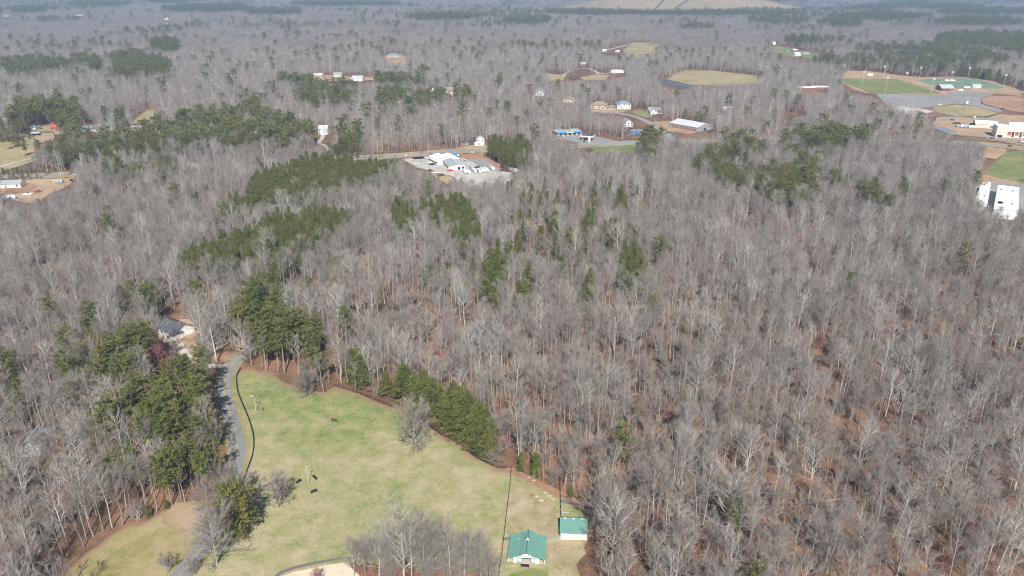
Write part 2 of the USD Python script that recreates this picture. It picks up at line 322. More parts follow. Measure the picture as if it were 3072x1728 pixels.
road('driveway', [(690, 1092), (660, 1100), (630, 1098), (590, 1085), (560, 1068), (545, 1045), (535, 1028)], 3.6, 'concrete', 'pale gravel driveway from the road to the white house with dark roof', 0.075, clear_w=6)
sheet('yard', [(470, 1002), (495, 965), (565, 955), (600, 985), (590, 1030), (600, 1070), (640, 1090), (610, 1105), (560, 1080), (520, 1045), (480, 1020)], 'tan_soil', 'open yard around the white house with dark roof', 0.03, 3.0, 2.0)
sheet('yard', [(640, 1062), (690, 1050), (720, 1065), (690, 1100), (650, 1100)], 'path_soil', 'orange leaf strewn bank above the bend of the road', 0.03, 3.0, 2.0)
# --- along the highway
HWY = [(-160, 540), (0, 531), (125, 527), (225, 522), (420, 507), (700, 492), (1000, 477), (1200, 466), (1325, 456), (1450, 449), (1600, 442), (1760, 436), (1925, 428), (2100, 424), (2400, 421), (2700, 424), (2950, 432), (3130, 452), (3300, 470)]
hl = smooth_line(HWY, 8.0)
obj('highway_verge', ribbon(hl, 11.0, 0.04), 'dry_lawn', smooth=True, kind='structure', label='tan grass verges on both sides of the highway', cat='verge')
clear.append(LineString(hl).buffer(11.0, cap_style=2))
road('highway', HWY, 11.0, 'old_asphalt', 'pale grey highway crossing behind the white dealership', 0.09, [(0.2, 0.09, 'line_yellow'), (-0.2, 0.09, 'line_yellow'), (4.2, 0.07, 'line_white'), (-4.2, 0.07, 'line_white')], 14, step=8.0)
sheet('vehicle_lot', [(1205, 478), (1245, 472), (1290, 472), (1380, 473), (1400, 478), (1440, 500), (1495, 512), (1560, 522), (1550, 540), (1500, 560), (1430, 570), (1380, 545), (1350, 526), (1318, 522), (1285, 510), (1250, 502), (1222, 486)], 'gravel', 'pale gravel lot around the white dealership', 0.06, 5.0, 0.8, margin=2)
sheet('gravel_yard', [(1400, 477), (1448, 477), (1500, 507), (1492, 515), (1440, 500)], 'dark_gravel', 'blue grey gravel yard beside the rows of parked white vehicles', 0.09, 5.0, 0.5)
sheet('clay_bank', [(1375, 464), (1450, 456), (1452, 470), (1505, 496), (1520, 506), (1500, 510), (1450, 477), (1398, 477)], 'red_clay', 'orange clay bank between the highway and the gravel yard', 0.075, 5.0, 1.5)
sheet('grass_strip', [(1285, 512), (1320, 523), (1352, 528), (1370, 545), (1340, 552), (1310, 535)], 'dry_lawn', 'strip of dry grass at the near edge of the gravel lot', 0.075, 5.0, 1.0)
sheet('house_lot', [(1365, 445), (1390, 438), (1455, 434), (1470, 442), (1440, 449), (1380, 452)], 'tan_soil', 'reddish soil in front of the white roadside cottage', 0.06, 5.0, 1.0)
sheet('station_forecourt', [(1663, 412), (1745, 402), (1800, 412), (1860, 424), (1900, 420), (1910, 426), (1760, 434), (1690, 420)], 'old_asphalt', 'grey forecourt of the filling station', 0.065, 5.0)
sheet('roadside_lawn', [(1768, 441), (1915, 434), (1900, 452), (1850, 462), (1790, 455)], 'ball_grass', 'strip of green grass across the highway from the filling station', 0.06, 5.0, 1.5)
road('side_street', [(1800, 338), (1835, 338), (1868, 342), (1905, 350), (1935, 362), (1965, 378), (1990, 395), (2010, 412), (2022, 424)], 9.0, 'old_asphalt', 'grey side street curving up among the subdivision houses', 0.08, clear_w=14)
sheet('front_lawn', [(1895, 335), (1915, 329), (1940, 335), (1958, 350), (1940, 354), (1910, 344)], 'green_lawn', 'green front lawn beside the side street', 0.05, 5.0)
sheet('warehouse_lot', [(1958, 366), (1990, 364), (2045, 366), (2060, 380), (2090, 398), (2070, 402), (2030, 397), (2000, 393)], 'tan_soil', 'tan gravel lot beside the grey roofed warehouse', 0.06, 5.0, 1.0)
sheet('house_row_yard', [(1770, 333), (1800, 322), (1870, 318), (1895, 328), (1860, 338), (1810, 340)], 'tan_soil', 'tan yards in front of the brown roofed houses', 0.04, 5.0, 1.5)
# --- left homestead and roadside yard
sheet('homestead_lawn', [(-60, 520), (0, 516), (60, 498), (110, 480), (100, 440), (130, 415), (180, 400), (240, 402), (262, 398), (300, 385), (345, 372), (340, 362), (260, 378), (200, 372), (150, 378), (100, 380), (85, 400), (60, 425), (-60, 430)], 'dry_lawn', 'olive lawn of the homestead', 0.04, 6.0, 2.0)
sheet('horse_ring', [(118, 424), (105, 420), (108, 405), (125, 398), (155, 399), (165, 408), (160, 418), (140, 428)], 'tan_soil', 'round brown riding pen with dark rails at the homestead', 0.07, 5.0)
sheet('open_field', [(330, 372), (345, 367), (400, 365), (415, 350), (440, 330), (462, 330), (460, 350), (440, 360), (400, 372)], 'dry_lawn', 'small sunny clearing behind the homestead', 0.05, 6.0, 3.0)
road('gravel_lane', [(-60, 508), (0, 500), (40, 488), (80, 478), (110, 468), (130, 460)], 4.0, 'gravel', 'pale lane crossing the homestead lawn', 0.07)
sheet('scrap_yard', [(-40, 545), (40, 540), (120, 537), (200, 535), (222, 530), (215, 550), (190, 565), (150, 580), (125, 600), (100, 612), (40, 600), (-40, 600)], 'tan_soil', 'tan earth yard with parked trailers beside the highway', 0.05, 6.0, 2.0)
sheet('clay_heap_ground', [(20, 562), (60, 552), (100, 550), (112, 565), (85, 578), (40, 580), (10, 575)], 'red_clay', 'orange clay ground between the parked trailers', 0.07, 5.0, 2.0)
road('house_drive', [(985, 452), (982, 440), (960, 432), (958, 425), (966, 415), (968, 404)], 4.5, 'gravel', 'pale winding driveway up to the white gabled house', 0.07, clear_w=12)
# --- sports complex and school on the right
sheet('field_bank', [(2528, 222), (2545, 213), (2600, 213), (2700, 226), (2770, 232), (2900, 232), (2980, 244), (3070, 272), (3090, 280), (3080, 290), (2960, 278), (2870, 276), (2830, 288), (2700, 282), (2600, 280), (2560, 268), (2530, 250)], 'tan_soil', 'tan banks round the playing fields', 0.12, 10, 2.0)
sheet('ball_field', [(2530, 235), (2688, 237), (2828, 281), (2700, 280), (2605, 279), (2578, 266), (2535, 250)], 'ball_grass', 'mown green sports field nearer to the parking lot', 0.2, 10, 2.0)
sheet('turf_field', [(2755, 240), (2800, 236), (2920, 235), (2980, 250), (3010, 262), (3000, 266), (2850, 265), (2795, 257)], 'turf', 'blue green artificial turf field behind the club house', 0.2, 10, 1.0)
sheet('complex_parking', [(2628, 281), (2838, 286), (2855, 275), (2925, 274), (2990, 280), (2940, 298), (2942, 312), (3010, 332), (2998, 338), (2915, 316), (2865, 311), (2800, 321), (2750, 325), (2660, 315)], 'old_asphalt', 'large grey parking lot below the playing fields', 0.16, 10, 1.5)
sheet('lower_parking', [(2672, 316), (2760, 325), (2800, 335), (2760, 345), (2690, 338)], 'concrete', 'pale lower parking area seen through the bare trees', 0.14, 10)
sheet('school_lawn', [(2800, 322), (2870, 314), (2920, 318), (2998, 340), (2955, 350), (2905, 348), (2850, 347), (2805, 332)], 'dry_lawn', 'straw coloured lawn between the parking lot and the school', 0.16, 8, 1.0)
sheet('clay_field', [(2942, 296), (2966, 287), (3080, 290), (3110, 345), (3010, 328), (2950, 310)], 'red_clay', 'bare red clay field at the right of the parking lot', 0.16, 10, 2.0)
sheet('school_grounds', [(2810, 352), (2850, 350), (2960, 353), (3000, 342), (3100, 350), (3160, 450), (3060, 430), (2950, 408), (2850, 402), (2800, 375)], 'tan_soil', 'tan bare grounds round the school buildings', 0.10, 8, 1.0)
road('school_lane', [(2790, 328), (2830, 340), (2880, 350), (2920, 356), (2960, 358), (3010, 350)], 5.0, 'old_asphalt', 'grey lane in front of the straw coloured lawn', 0.2, step=8)
road('school_lane', [(2890, 352), (2850, 356), (2815, 364), (2795, 372)], 5.0, 'old_asphalt', 'short grey lane branching towards the woods', 0.24, step=8)
road('school_street', [(2870, 404), (2950, 410), (3000, 417), (3072, 428), (3150, 440)], 8.0, 'old_asphalt', 'street directly in front of the tall school building', 0.14, step=8)
road('concrete_walk', [(2960, 416), (3000, 421), (3072, 434), (3150, 447)], 3.0, 'concrete', 'pale concrete kerb walk beside the school street', 0.13, step=8)
sheet('stadium_lawn', [(2950, 515), (2975, 495), (3005, 470), (3020, 455), (3090, 452), (3160, 540), (3060, 552), (2990, 540)], 'green_lawn', 'green lawn above the white roofed halls', 0.06, 6, 1.0)
sheet('halls_yard', [(2930, 560), (2960, 545), (2990, 540), (3080, 552), (3170, 570), (3170, 650), (3050, 640), (2960, 625), (2915, 610)], 'old_asphalt', 'grey paved yard between the white roofed halls', 0.06, 6, 0.5)
sheet('halls_bank', [(2945, 518), (2985, 532), (3060, 550), (3080, 556), (2990, 546), (2950, 552), (2925, 558)], 'tan_soil', 'tan bank between the lawn and the white roofed halls', 0.09, 5, 0.5)
sheet('reddish_bank', [(2945, 470), (2960, 440), (3010, 446), (3020, 452), (2990, 478)], 'tan_soil', 'tan bank beside the highway near the red car', 0.05, 6, 1.5)
# --- far clearings
sheet('hay_field', [(2000, 240), (2025, 222), (2060, 212), (2150, 213), (2230, 222), (2300, 232), (2290, 250), (2200, 258), (2100, 256), (2040, 252)], 'dry_lawn', 'wide straw coloured hay field behind the dark pond', 0.2, 14, 3.0)
sheet('pond', [(1962, 244), (1980, 236), (2010, 240), (2050, 250), (2090, 258), (2060, 262), (2010, 258), (1975, 252)], 'pond_water', 'dark pond at the edge of the hay field', 0.35, 10, 1.0, kind='structure')
sheet('farm_meadow', [(2310, 140), (2340, 138), (2400, 150), (2440, 160), (2480, 172), (2440, 178), (2380, 172), (2330, 160)], 'green_lawn', 'olive meadow round the white farm buildings', 0.25, 14, 4.0)
sheet('estate_lawn', [(1610, 232), (1650, 222), (1700, 226), (1690, 240), (1630, 244)], 'dry_lawn', 'dry lawn beside the small gazebo', 0.2, 14, 3.0)
sheet('estate_lawn', [(1740, 232), (1790, 222), (1830, 226), (1815, 240), (1750, 242)], 'dry_lawn', 'dry lawn in front of the long white ranch house', 0.2, 14, 3.0)
sheet('estate_lawn', [(1870, 150), (1900, 128), (1960, 127), (1985, 150), (1960, 180), (1900, 185), (1880, 170)], 'dry_lawn', 'dry lawn on the hill above the ranch house', 0.2, 18, 4.0)
road('estate_drive', [(1690, 228), (1705, 216), (1730, 206), (1760, 206), (1785, 214), (1800, 222), (1835, 219)], 6.0, 'gravel', 'pale looping drive of the ranch house', 0.3, step=10)
road('hill_road', [(1800, 155), (1830, 148), (1870, 138), (1910, 128)], 7.0, 'gravel', 'pale road running up the far hill', 0.35, step=14)
sheet('house_lawns', [(920, 236), (940, 226), (1000, 226), (1060, 232), (1120, 232), (1120, 240), (1060, 243), (980, 244)], 'tan_soil', 'tan front lawns of the three pale far houses', 0.25, 14, 3.0)
sheet('lake_house_lawn', [(1150, 168), (1200, 160), (1230, 180), (1220, 200), (1170, 196)], 'tan_soil', 'tan ground round the far house with blue roof', 0.25, 14, 3.0)
for k, (px, py, w, h_) in enumerate([(190, 62, 60, 5), (240, 66, 40, 4), (130, 142, 55, 4), (2740, 120, 60, 4), (2980, 128, 50, 4), (505, 68, 14, 12), (1680, 150, 30, 3)]):
    sheet('far_clearing', [(px - w / 2, py), (px, py - h_ / 2), (px + w / 2, py - 1), (px + w / 2, py + h_ / 2), (px, py + h_)], 'tan_soil', 'small pale clearing ' + ['on the far left slope below the house', 'beside the pale house on the far left slope', 'with white houses in the left far woods', 'round the far white houses beyond the turf field', 'round the far house by the dark pines', 'of white houses in the left centre far woods', 'left of the far hill road'][k], 0.4, 20, 4.0, kind='structure')
CLEAR = shapely.union_all(clear)
shapely.prepare(CLEAR)

# landfill mound at the top of the picture
cx0, cy0 = 850.0, 4200.0
uu, vv = np.meshgrid(np.linspace(-1, 1, 61), np.linspace(-1, 1, 41))
rr = np.sqrt(uu ** 2 + vv ** 2)
mx, my = cx0 + uu * 800, cy0 + vv * 620
mz = height(mx, my) - 5 + 96 * (1 - sstep(0.12, 1.0, np.maximum(rr, 0.0))) + 4 * (meshkit.fbm(np.stack([mx / 160, my / 160, mx * 0], -1), 3, 5) - 0.5)
n0, n1 = mx.shape
ii, jj = np.meshgrid(np.arange(n0 - 1), np.arange(n1 - 1), indexing='ij')
q = np.stack([ii * n1 + jj, ii * n1 + jj + 1, (ii + 1) * n1 + jj + 1, (ii + 1) * n1 + jj], -1).reshape(-1, 4)
ground_mat('mound_grass', [(0.245, 0.20, 0.10), (0.33, 0.245, 0.155), (0.37, 0.285, 0.19)], 0.004, 0.015, 0.1)
obj('grassy_mound', (np.c_[mx.ravel(), my.ravel(), mz.ravel()], np.vstack([q[:, [0, 1, 2]], q[:, [0, 2, 3]]])), 'mound_grass', smooth=True, kind='structure', label='broad bare tan landfill mound rising at the top of the view', cat='hill')
MOUND = Polygon([(cx0 + 810 * math.cos(a), cy0 + 640 * math.sin(a)) for a in np.linspace(0, 2 * math.pi, 40)[:-1]])
def mound_z(x, y):
    r = np.sqrt(((x - cx0) / 800) ** 2 + ((y - cy0) / 620) ** 2)
    return height(x, y) - 6 + 96 * (1 - sstep(0.12, 1.0, r)) + 1.5
plain('track_dark', (0.12, 0.10, 0.085), 0.9)
for k, (a, b) in enumerate((((-230, -520), (-60, -150)), ((-150, -520), (90, -150)))):
    t = np.linspace(0, 1, 20)[:, None]; ln = np.array(a) * (1 - t) + np.array(b) * t + [cx0, cy0]
    v, f = ribbon(ln, 6, 0); v[:, 2] = mound_z(v[:, 0], v[:, 1]) + 1.5
    obj('service_track', (v, f), 'track_dark', smooth=True, kind='structure', label=('steeper' if k == 0 else 'flatter') + ' of two dark diagonal tracks on the tan mound', cat='track')

# ------------------------------------------------------------------ trees
stage.CreateClassPrim('/World/kinds')
_g = np.random.default_rng(7)

def unit(v): return v / (np.linalg.norm(v) + 1e-12)
def rot_about(d, ang, rng):
    """A direction at angle ang from d, in a random plane."""
    a = np.cross(d, rng.normal(size=3)); a = unit(a)
    return unit(d * math.cos(ang) + np.cross(a, d) * math.sin(ang))

def blades(base, d, L, w, rng):
    """Thin tapering triangles: arrays of base points, unit directions, lengths, widths."""
    n = len(base); side = np.cross(d, rng.normal(size=(n, 3))); side /= np.linalg.norm(side, axis=1, keepdims=True) + 1e-9
    v = np.stack([base - side * w[:, None] / 2, base + side * w[:, None] / 2, base + d * L[:, None]], 1).reshape(-1, 3)
    return v, np.arange(3 * n).reshape(-1, 3)

def bare_tree(seed, H=26.0, cb=0.45, R=4.5, nb=17, ns=7, nt=7, up=0.9, tw=0.055, tl=1.5, lean=0.02, fork=False, stems=1, thick=0.0092):
    """(trunk and limbs, twigs) of one leafless tree."""
    rng = np.random.default_rng(seed)
    T, tb, td, tL, tW = MB(), [], [], [], []
    for s in range(stems):
        n = 8; t = np.linspace(0, 1, n)
        off = np.array([0.0, 0, 0]) if stems == 1 else np.r_[rng.normal(size=2) * 0.35, 0]
        out = np.r_[rng.normal(size=2), 0] * (lean if stems == 1 else 0.22)
        Hs = H * (0.93 if stems == 1 else rng.uniform(0.6, 0.95))
        wob = np.cumsum(rng.normal(size=(n, 2)) * H * 0.006, axis=0); wob -= wob[0]
        tr = np.c_[off[0] + out[0] * Hs * t + wob[:, 0], off[1] + out[1] * Hs * t + wob[:, 1], Hs * t]
        r0 = H * thick / math.sqrt(stems)
        rad = r0 * (1 - 0.92 * t) ** 0.85 + 0.02
        T.tube(tr, rad, 5)
        nbs = max(4, nb // stems)
        for i in range(nbs):
            tt = cb + (0.97 - cb) * ((i + rng.uniform(0, 0.9)) / nbs)
            p0 = np.array([np.interp(tt, t, tr[:, k]) for k in range(3)])
            u = (tt - cb) / (1 - cb)
            el = math.radians(18 + 50 * u + rng.uniform(-12, 14)) * up + (1 - up) * 0.2
            az = i * 2.4 + rng.uniform(-0.6, 0.6)
            d = np.array([math.cos(az) * math.cos(el), math.sin(az) * math.cos(el), math.sin(el)])
            L = R * (0.55 + 0.75 * math.sin(math.pi * (0.22 + 0.72 * u))) * rng.uniform(0.7, 1.2)
            pts = [p0]; dd = d
            for _ in range(4):
                dd = unit(dd + np.array([0, 0, 0.16]) * up + rng.normal(size=3) * 0.13); pts.append(pts[-1] + dd * L / 4)
            pts = np.array(pts)
            rb = max(0.05, np.interp(tt, t, rad) * (0.55 if fork else 0.42))
            T.tube(pts, np.linspace(rb, 0.022, 5), 3)
            for k in range(ns):
                s_ = rng.uniform(0.22, 1.0); j = min(3, int(s_ * 4)); f_ = s_ * 4 - j
                b0 = pts[j] * (1 - f_) + pts[j + 1] * f_
                sd = unit(rot_about(unit(pts[j + 1] - pts[j]), math.radians(rng.uniform(25, 60)), rng) + np.array([0, 0, 0.25]))
                sl = L * 0.42 * (1.15 - 0.6 * s_) * rng.uniform(0.7, 1.2) + 0.4
                b1 = b0 + sd * sl
                T.tube(np.array([b0, b1]), np.array([0.032, 0.014]) * (tw / 0.055), 3)
                for m in range(nt):
                    q_ = rng.uniform(0.25, 1.0)
                    tb.append(b0 + sd * sl * q_); td.append(unit(rot_about(sd, math.radians(rng.uniform(15, 55)), rng) + np.array([0, 0, 0.2]))); tL.append(tl * rng.uniform(0.6, 1.25)); tW.append(tw * rng.uniform(0.7, 1.3))
            for m in range(nt):
                tb.append(pts[-1] - dd * rng.uniform(0, 0.3) * L); td.append(rot_about(dd, math.radians(rng.uniform(5, 45)), rng)); tL.append(tl * rng.uniform(0.6, 1.2)); tW.append(tw)
    return T.done(), blades(np.array(tb), np.array(td), np.array(tL), np.array(tW), rng)

def evergreen(seed, H=22.0, cb=0.5, R=3.6, n=34, per=3, k=13, size=0.75, clump=0.75, prof='tall', droop=0.12, limb_up=0.35):
    """(trunk and limbs, needles) of one pine or cedar."""
    rng = np.random.default_rng(seed)
    T = MB(); t = np.linspace(0, 1, 6)
    wob = np.cumsum(rng.normal(size=(6, 2)) * H * 0.006, axis=0); wob -= wob[0]
    tr = np.c_[wob, H * 0.97 * t]; T.tube(tr, H * 0.011 * (1 - 0.9 * t) + 0.03, 5)
    C, S = [], []
    for i in range(n):
        u = (i + rng.uniform(0, 0.9)) / n; tt = cb + (0.99 - cb) * u
        p0 = np.array([np.interp(tt, t, tr[:, c]) for c in range(3)])
        pr = {'tall': 0.45 + 0.65 * math.sin(math.pi * (0.12 + 0.74 * u)), 'young': 1.12 * (1 - u) ** 0.75 + 0.06, 'cedar': 1.05 * (1 - u ** 1.6) ** 0.8 + 0.08, 'round': math.sin(math.pi * (0.18 + 0.70 * u)) * 1.05 + 0.05}[prof]
        L = R * pr * rng.uniform(0.6, 1.18); az = i * 2.4 + rng.uniform(-0.5, 0.5)
        el = limb_up * (0.2 + u) + rng.uniform(-0.2, 0.2)
        d = np.array([math.cos(az) * math.cos(el), math.sin(az) * math.cos(el), math.sin(el)])
        p1 = p0 + d * L * 0.6; p2 = p0 + d * L - np.array([0, 0, droop * L * (1 - u)])
        T.tube(np.array([p0, p1, p2]), [0.07, 0.045, 0.02], 3)
        for m in range(per):
            f = (m + 1.0) / per if per > 1 else 0.85
            f = min(1.0, f * rng.uniform(0.85, 1.1)); C.append(p0 * (1 - f) + p2 * f + rng.normal(size=3) * 0.25); S.append(clump * (0.75 + 0.35 * rng.random()) * (0.7 + 0.3 * f))
    C, S = np.array(C), np.array(S)
    c = np.repeat(C, k, 0) + rng.normal(size=(len(C) * k, 3)) * np.repeat(S, k)[:, None] * np.array([0.62, 0.62, 0.38])
    m = len(c); a = rng.normal(size=(m, 3)); a /= np.linalg.norm(a, axis=1, keepdims=True)
    b = np.cross(a, rng.normal(size=(m, 3))); b /= np.linalg.norm(b, axis=1, keepdims=True)
    s = size * rng.uniform(0.6, 1.2, m)[:, None]
    v = np.stack([c - a * s * 0.5, c + a * s * 0.5, c + b * s * 0.8], 1).reshape(-1, 3)
    return T.done(), (v, np.arange(3 * m).reshape(-1, 3))

def kind_prim(name, limbs, twigs, lm, tm, twig_name):
    """A class tree with its parts, for the trees that stand as things of their own."""
    path = f'/World/kinds/{name}'
    UsdGeom.Xform.Define(stage, path)
    p = obj('trunk', limbs, lm, path, smooth=True); primvar(p, 'tw', np.zeros(len(limbs[0])))
    p = obj(twig_name, twigs, tm, path, kind='stuff'); primvar(p, 'tw', np.ones(len(twigs[0])))
    return path

BARE, EVER = {}, {}
def add_bare(key, mat, **kw):
    l, t = bare_tree(**kw); BARE[key] = (l, t, mat, kind_prim(key, l, t, mat, mat, 'twigs'))
def add_ever(key, mat, **kw):
    l, t = evergreen(**kw); EVER[key] = (l, t, mat, kind_prim(key, l, t, 'pine_bark', mat, 'foliage'))
for i in range(8): add_bare(f'forest_{"abcdefgh"[i]}', 'bark' if i % 4 else 'bark_pale', seed=100 + i, H=25, cb=[.36, .44, .3, .48, .38, .52, .33, .42][i], R=[5.4, 4.7, 6.0, 4.5, 5.6, 4.3, 6.2, 5.0][i], nb=18, ns=8, nt=8, tw=0.05)
for i in range(4): add_bare(f'slender_{"abcd"[i]}', 'bark', seed=130 + i, H=21, cb=[.5, .56, .45, .6][i], R=[3.1, 2.8, 3.4, 2.6][i], nb=12, ns=6, nt=7, tl=1.3, tw=0.05)
for i in range(4): add_bare(f'spreading_{"abcd"[i]}', 'bark' if i % 2 else 'bark_pale', seed=150 + i, H=20, cb=[.18, .25, .22, .3][i], R=[6.5, 6.0, 7.2, 5.6][i], nb=24, ns=11, nt=9, fork=True, lean=0.05, thick=0.016, tw=0.06)
for i in range(2): add_bare(f'orchard_{"ab"[i]}', 'bark_tan' if i == 0 else 'bark', seed=190 + i, H=14, cb=.12, R=6.4, nb=34, ns=13, nt=11, up=.78, tl=1.15, tw=.06, thick=.021, fork=True)
for i in range(2): add_bare(f'brush_{"ab"[i]}', 'bark', seed=170 + i, H=6, cb=0.15, R=1.8, nb=26, ns=6, nt=8, tl=1.0, tw=0.045, stems=6, thick=0.014)
for i in range(2): add_bare(f'redbud_{"ab"[i]}', 'bark_red', seed=180 + i, H=11, cb=0.25, R=3.8, nb=18, ns=8, nt=10, tl=1.1, tw=0.07)
for i in range(4): add_ever(f'pine_{"abcd"[i]}', 'pine_needles', seed=200 + i, H=24, cb=[.5, .42, .55, .46][i], R=[3.9, 4.4, 3.5, 4.1][i], n=34, per=3, k=20, size=0.6)
for i in range(3): add_ever(f'young_pine_{"abc"[i]}', 'pine_needles', seed=220 + i, H=20, cb=[.3, .36, .26][i], R=[3.2, 2.9, 3.4][i], n=44, per=3, k=11, prof='young', clump=0.6, size=0.62)
for i in range(3): add_ever(f'cedar_{"abc"[i]}', 'cedar_needles', seed=240 + i, H=15, cb=[.06, .1, .05][i], R=[4.3, 3.8, 4.7][i], n=44, per=4, k=15, prof='cedar', clump=0.85, size=0.6, droop=0.2)
add_ever('round_pine', 'cedar_needles', seed=260, H=20, cb=0.18, R=7.6, n=80, per=6, k=16, prof='round', clump=1.0, size=0.72, limb_up=0.7)
add_ever('ivy_column', 'ivy_leaves', seed=261, H=13, cb=0.08, R=1.5, n=50, per=2, k=14, prof='cedar', clump=0.6, size=0.5)

# evergreen areas, in pixels of a 2576-wide view, drawn at crown height: (kind, share of trees, outline or (cx, cy, rx, ry))
S2 = 3072 / 2576.0
EV = [('young', .93, [(520, 530), (600, 500), (640, 455), (690, 425), (760, 400), (880, 388), (960, 395), (1005, 393), (985, 430), (900, 480), (780, 500), (650, 520), (560, 545)]),
      ('young', .9, [(440, 668), (520, 610), (600, 580), (650, 565), (760, 535), (860, 525), (872, 560), (820, 600), (740, 640), (600, 668), (480, 675)]),
      ('young', .9, (1008, 550, 30, 36)), ('young', .92, [(1060, 512), (1160, 498), (1200, 540), (1207, 600), (1150, 615), (1112, 582), (1108, 545), (1062, 538)]),
      ('young', .9, (1245, 682, 27, 48)), ('young', .95, (1325, 712, 16, 36)), ('young', .9, (1588, 662, 32, 42)), ('young', .55, (1295, 635, 42, 20)), ('young', .5, (1187, 690, 22, 16)),
      ('young', .4, (1100, 690, 40, 20)), ('young', .5, (1475, 710, 16, 20)), ('young', .4, (1500, 540, 34, 34)), ('young', .5, (1410, 500, 14, 20)), ('young', .45, (1400, 640, 40, 30)), ('young', .35, (1330, 490, 60, 30)), ('young', .3, (1560, 590, 60, 25)), ('young', .35, (1250, 740, 60, 20)),
      ('young', .93, [(1215, 358), (1262, 348), (1335, 356), (1346, 400), (1322, 412), (1290, 408), (1240, 408), (1218, 388)]),
      ('pine', .75, (1985, 470, 72, 36)), ('pine', .5, (1815, 430, 34, 55)), ('pine', .9, (2085, 352, 100, 20)), ('pine', .65, (2180, 492, 36, 26)), ('pine', .4, (2100, 455, 20, 15)), ('pine', .35, (1900, 460, 50, 25)), ('pine', .3, (1860, 375, 60, 25)), ('pine', .35, (1850, 470, 60, 30)), ('pine', .3, (2010, 420, 80, 30)), ('young', .35, (1550, 480, 60, 30)), ('young', .3, (1350, 570, 80, 40)), ('young', .35, (1440, 600, 50, 30)), ('pine', .5, (1625, 370, 28, 30)), ('pine', .3, (1700, 345, 120, 14)), ('pine', .5, (1415, 335, 14, 10)), ('pine', .35, (1320, 340, 60, 12)), ('pine', .4, (2260, 425, 14, 12)),
      ('young', .95, (1715, 289, 68, 13)),
      ('pine', .85, (115, 285, 75, 22)), ('pine', .8, (160, 310, 30, 18)), ('pine', .7, (35, 320, 45, 28)), ('cedar', .9, (317, 290, 18, 24)), ('cedar', .6, (277, 290, 18, 16)), ('pine', .4, (30, 365, 50, 18)), ('young', .85, (40, 435, 60, 12)),
      ('pine', .5, [(100, 390), (170, 340), (260, 345), (340, 320), (420, 330), (480, 290), (500, 272), (560, 298), (640, 262), (700, 300), (745, 290), (785, 330), (780, 372), (600, 378), (480, 372), (350, 392), (200, 402), (110, 405)]),
      ('pine', .65, (868, 350, 38, 26)), ('pine', .7, (900, 385, 30, 12)), ('cedar', .9, (1076, 176, 17, 11)), ('pine', .6, (635, 268, 20, 12)), ('pine', .35, (430, 425, 60, 14)), ('pine', .3, (330, 430, 80, 14)), ('pine', .4, (225, 470, 18, 15)),
      ('pine', .62, [(130, 890), (210, 868), (330, 848), (400, 868), (440, 930), (500, 920), (555, 975), (562, 1060), (580, 1175), (520, 1210), (430, 1205), (385, 1150), (370, 1070), (300, 1060), (240, 1000), (140, 940)]),
      ('cedar', .85, (372, 755, 75, 24)), ('cedar', .8, (682, 728, 34, 30)), ('pine', .85, (655, 800, 66, 70)), ('pine', .6, (650, 880, 60, 40)), ('pine', .5, (760, 850, 45, 35)), ('pine', .5, (830, 880, 30, 30)), ('pine', .5, (730, 920, 40, 30)), ('cedar', .6, (905, 930, 36, 50)), ('cedar', .9, (620, 770, 30, 20)),
      ('cedar', .82, [(975, 935), (1010, 945), (1080, 965), (1140, 1000), (1180, 1010), (1245, 1050), (1252, 1120), (1200, 1110), (1130, 1075), (1080, 1030), (1010, 1010), (980, 985)]),
      ('pine', .7, (225, 820, 30, 18)), ('pine', .5, (150, 772, 22, 15)), ('pine', .7, (18, 765, 14, 14)), ('pine', .6, (15, 955, 24, 26)), ('pine', .5, (150, 1010, 20, 18)), ('cedar', .6, (60, 990, 40, 18)), ('pine', .3, (300, 1150, 60, 30)),
      ('pine', .8, (370, 172, 70, 20)), ('pine', .9, (246, 168, 20, 12)), ('pine', .85, (425, 115, 42, 14)), ('pine', .6, (85, 168, 80, 14)), ('pine', .6, (330, 150, 40, 14)), ('pine', .5, (200, 155, 50, 10)), ('pine', .5, (900, 205, 190, 12)), ('pine', .45, (830, 240, 60, 22)), ('pine', .35, (1080, 245, 130, 18)), ('pine', .5, (960, 250, 30, 22)),
      ('pine', .8, (700, 32, 90, 6)), ('pine', .85, (520, 24, 110, 8)), ('pine', .7, (250, 12, 80, 4)), ('pine', .6, (70, 28, 45, 5)), ('pine', .8, (430, 5, 60, 6)), ('pine', .6, (880, 12, 120, 5)), ('pine', .6, (1110, 45, 90, 8)), ('pine', .7, (1500, 35, 130, 5)), ('pine', .75, (1790, 36, 230, 4)), ('pine', .6, (1330, 55, 60, 8)), ('pine', .5, (1750, 70, 60, 6)), ('pine', .5, (1960, 55, 60, 8)),
      ('pine', .85, (2270, 12, 60, 6)), ('pine', .7, (2200, 44, 130, 8)), ('pine', .75, (2470, 32, 120, 7)), ('pine', .85, (2455, 58, 110, 9)), ('pine', .85, (2460, 100, 110, 13)), ('pine', .9, (2545, 115, 50, 18)), ('pine', .4, (2330, 125, 200, 10)), ('pine', .2, (2250, 160, 180, 22)), ('pine', .25, (2400, 150, 120, 26)), ('pine', .6, (1990, 105, 60, 10)), ('pine', .6, (2050, 150, 40, 8)), ('pine', .55, (2100, 60, 60, 9)), ('pine', .25, (2280, 185, 120, 12)),
      ('cedar', .9, [(2395, 178), (2420, 176), (2500, 188), (2540, 205), (2570, 225), (2545, 225), (2500, 205), (2430, 188)]),
      ('pine', .8, (2300, 12, 40, 5)), ('pine', .6, (2380, 20, 80, 6)), ('pine', .6, (2200, 22, 80, 5))]
EVP = []
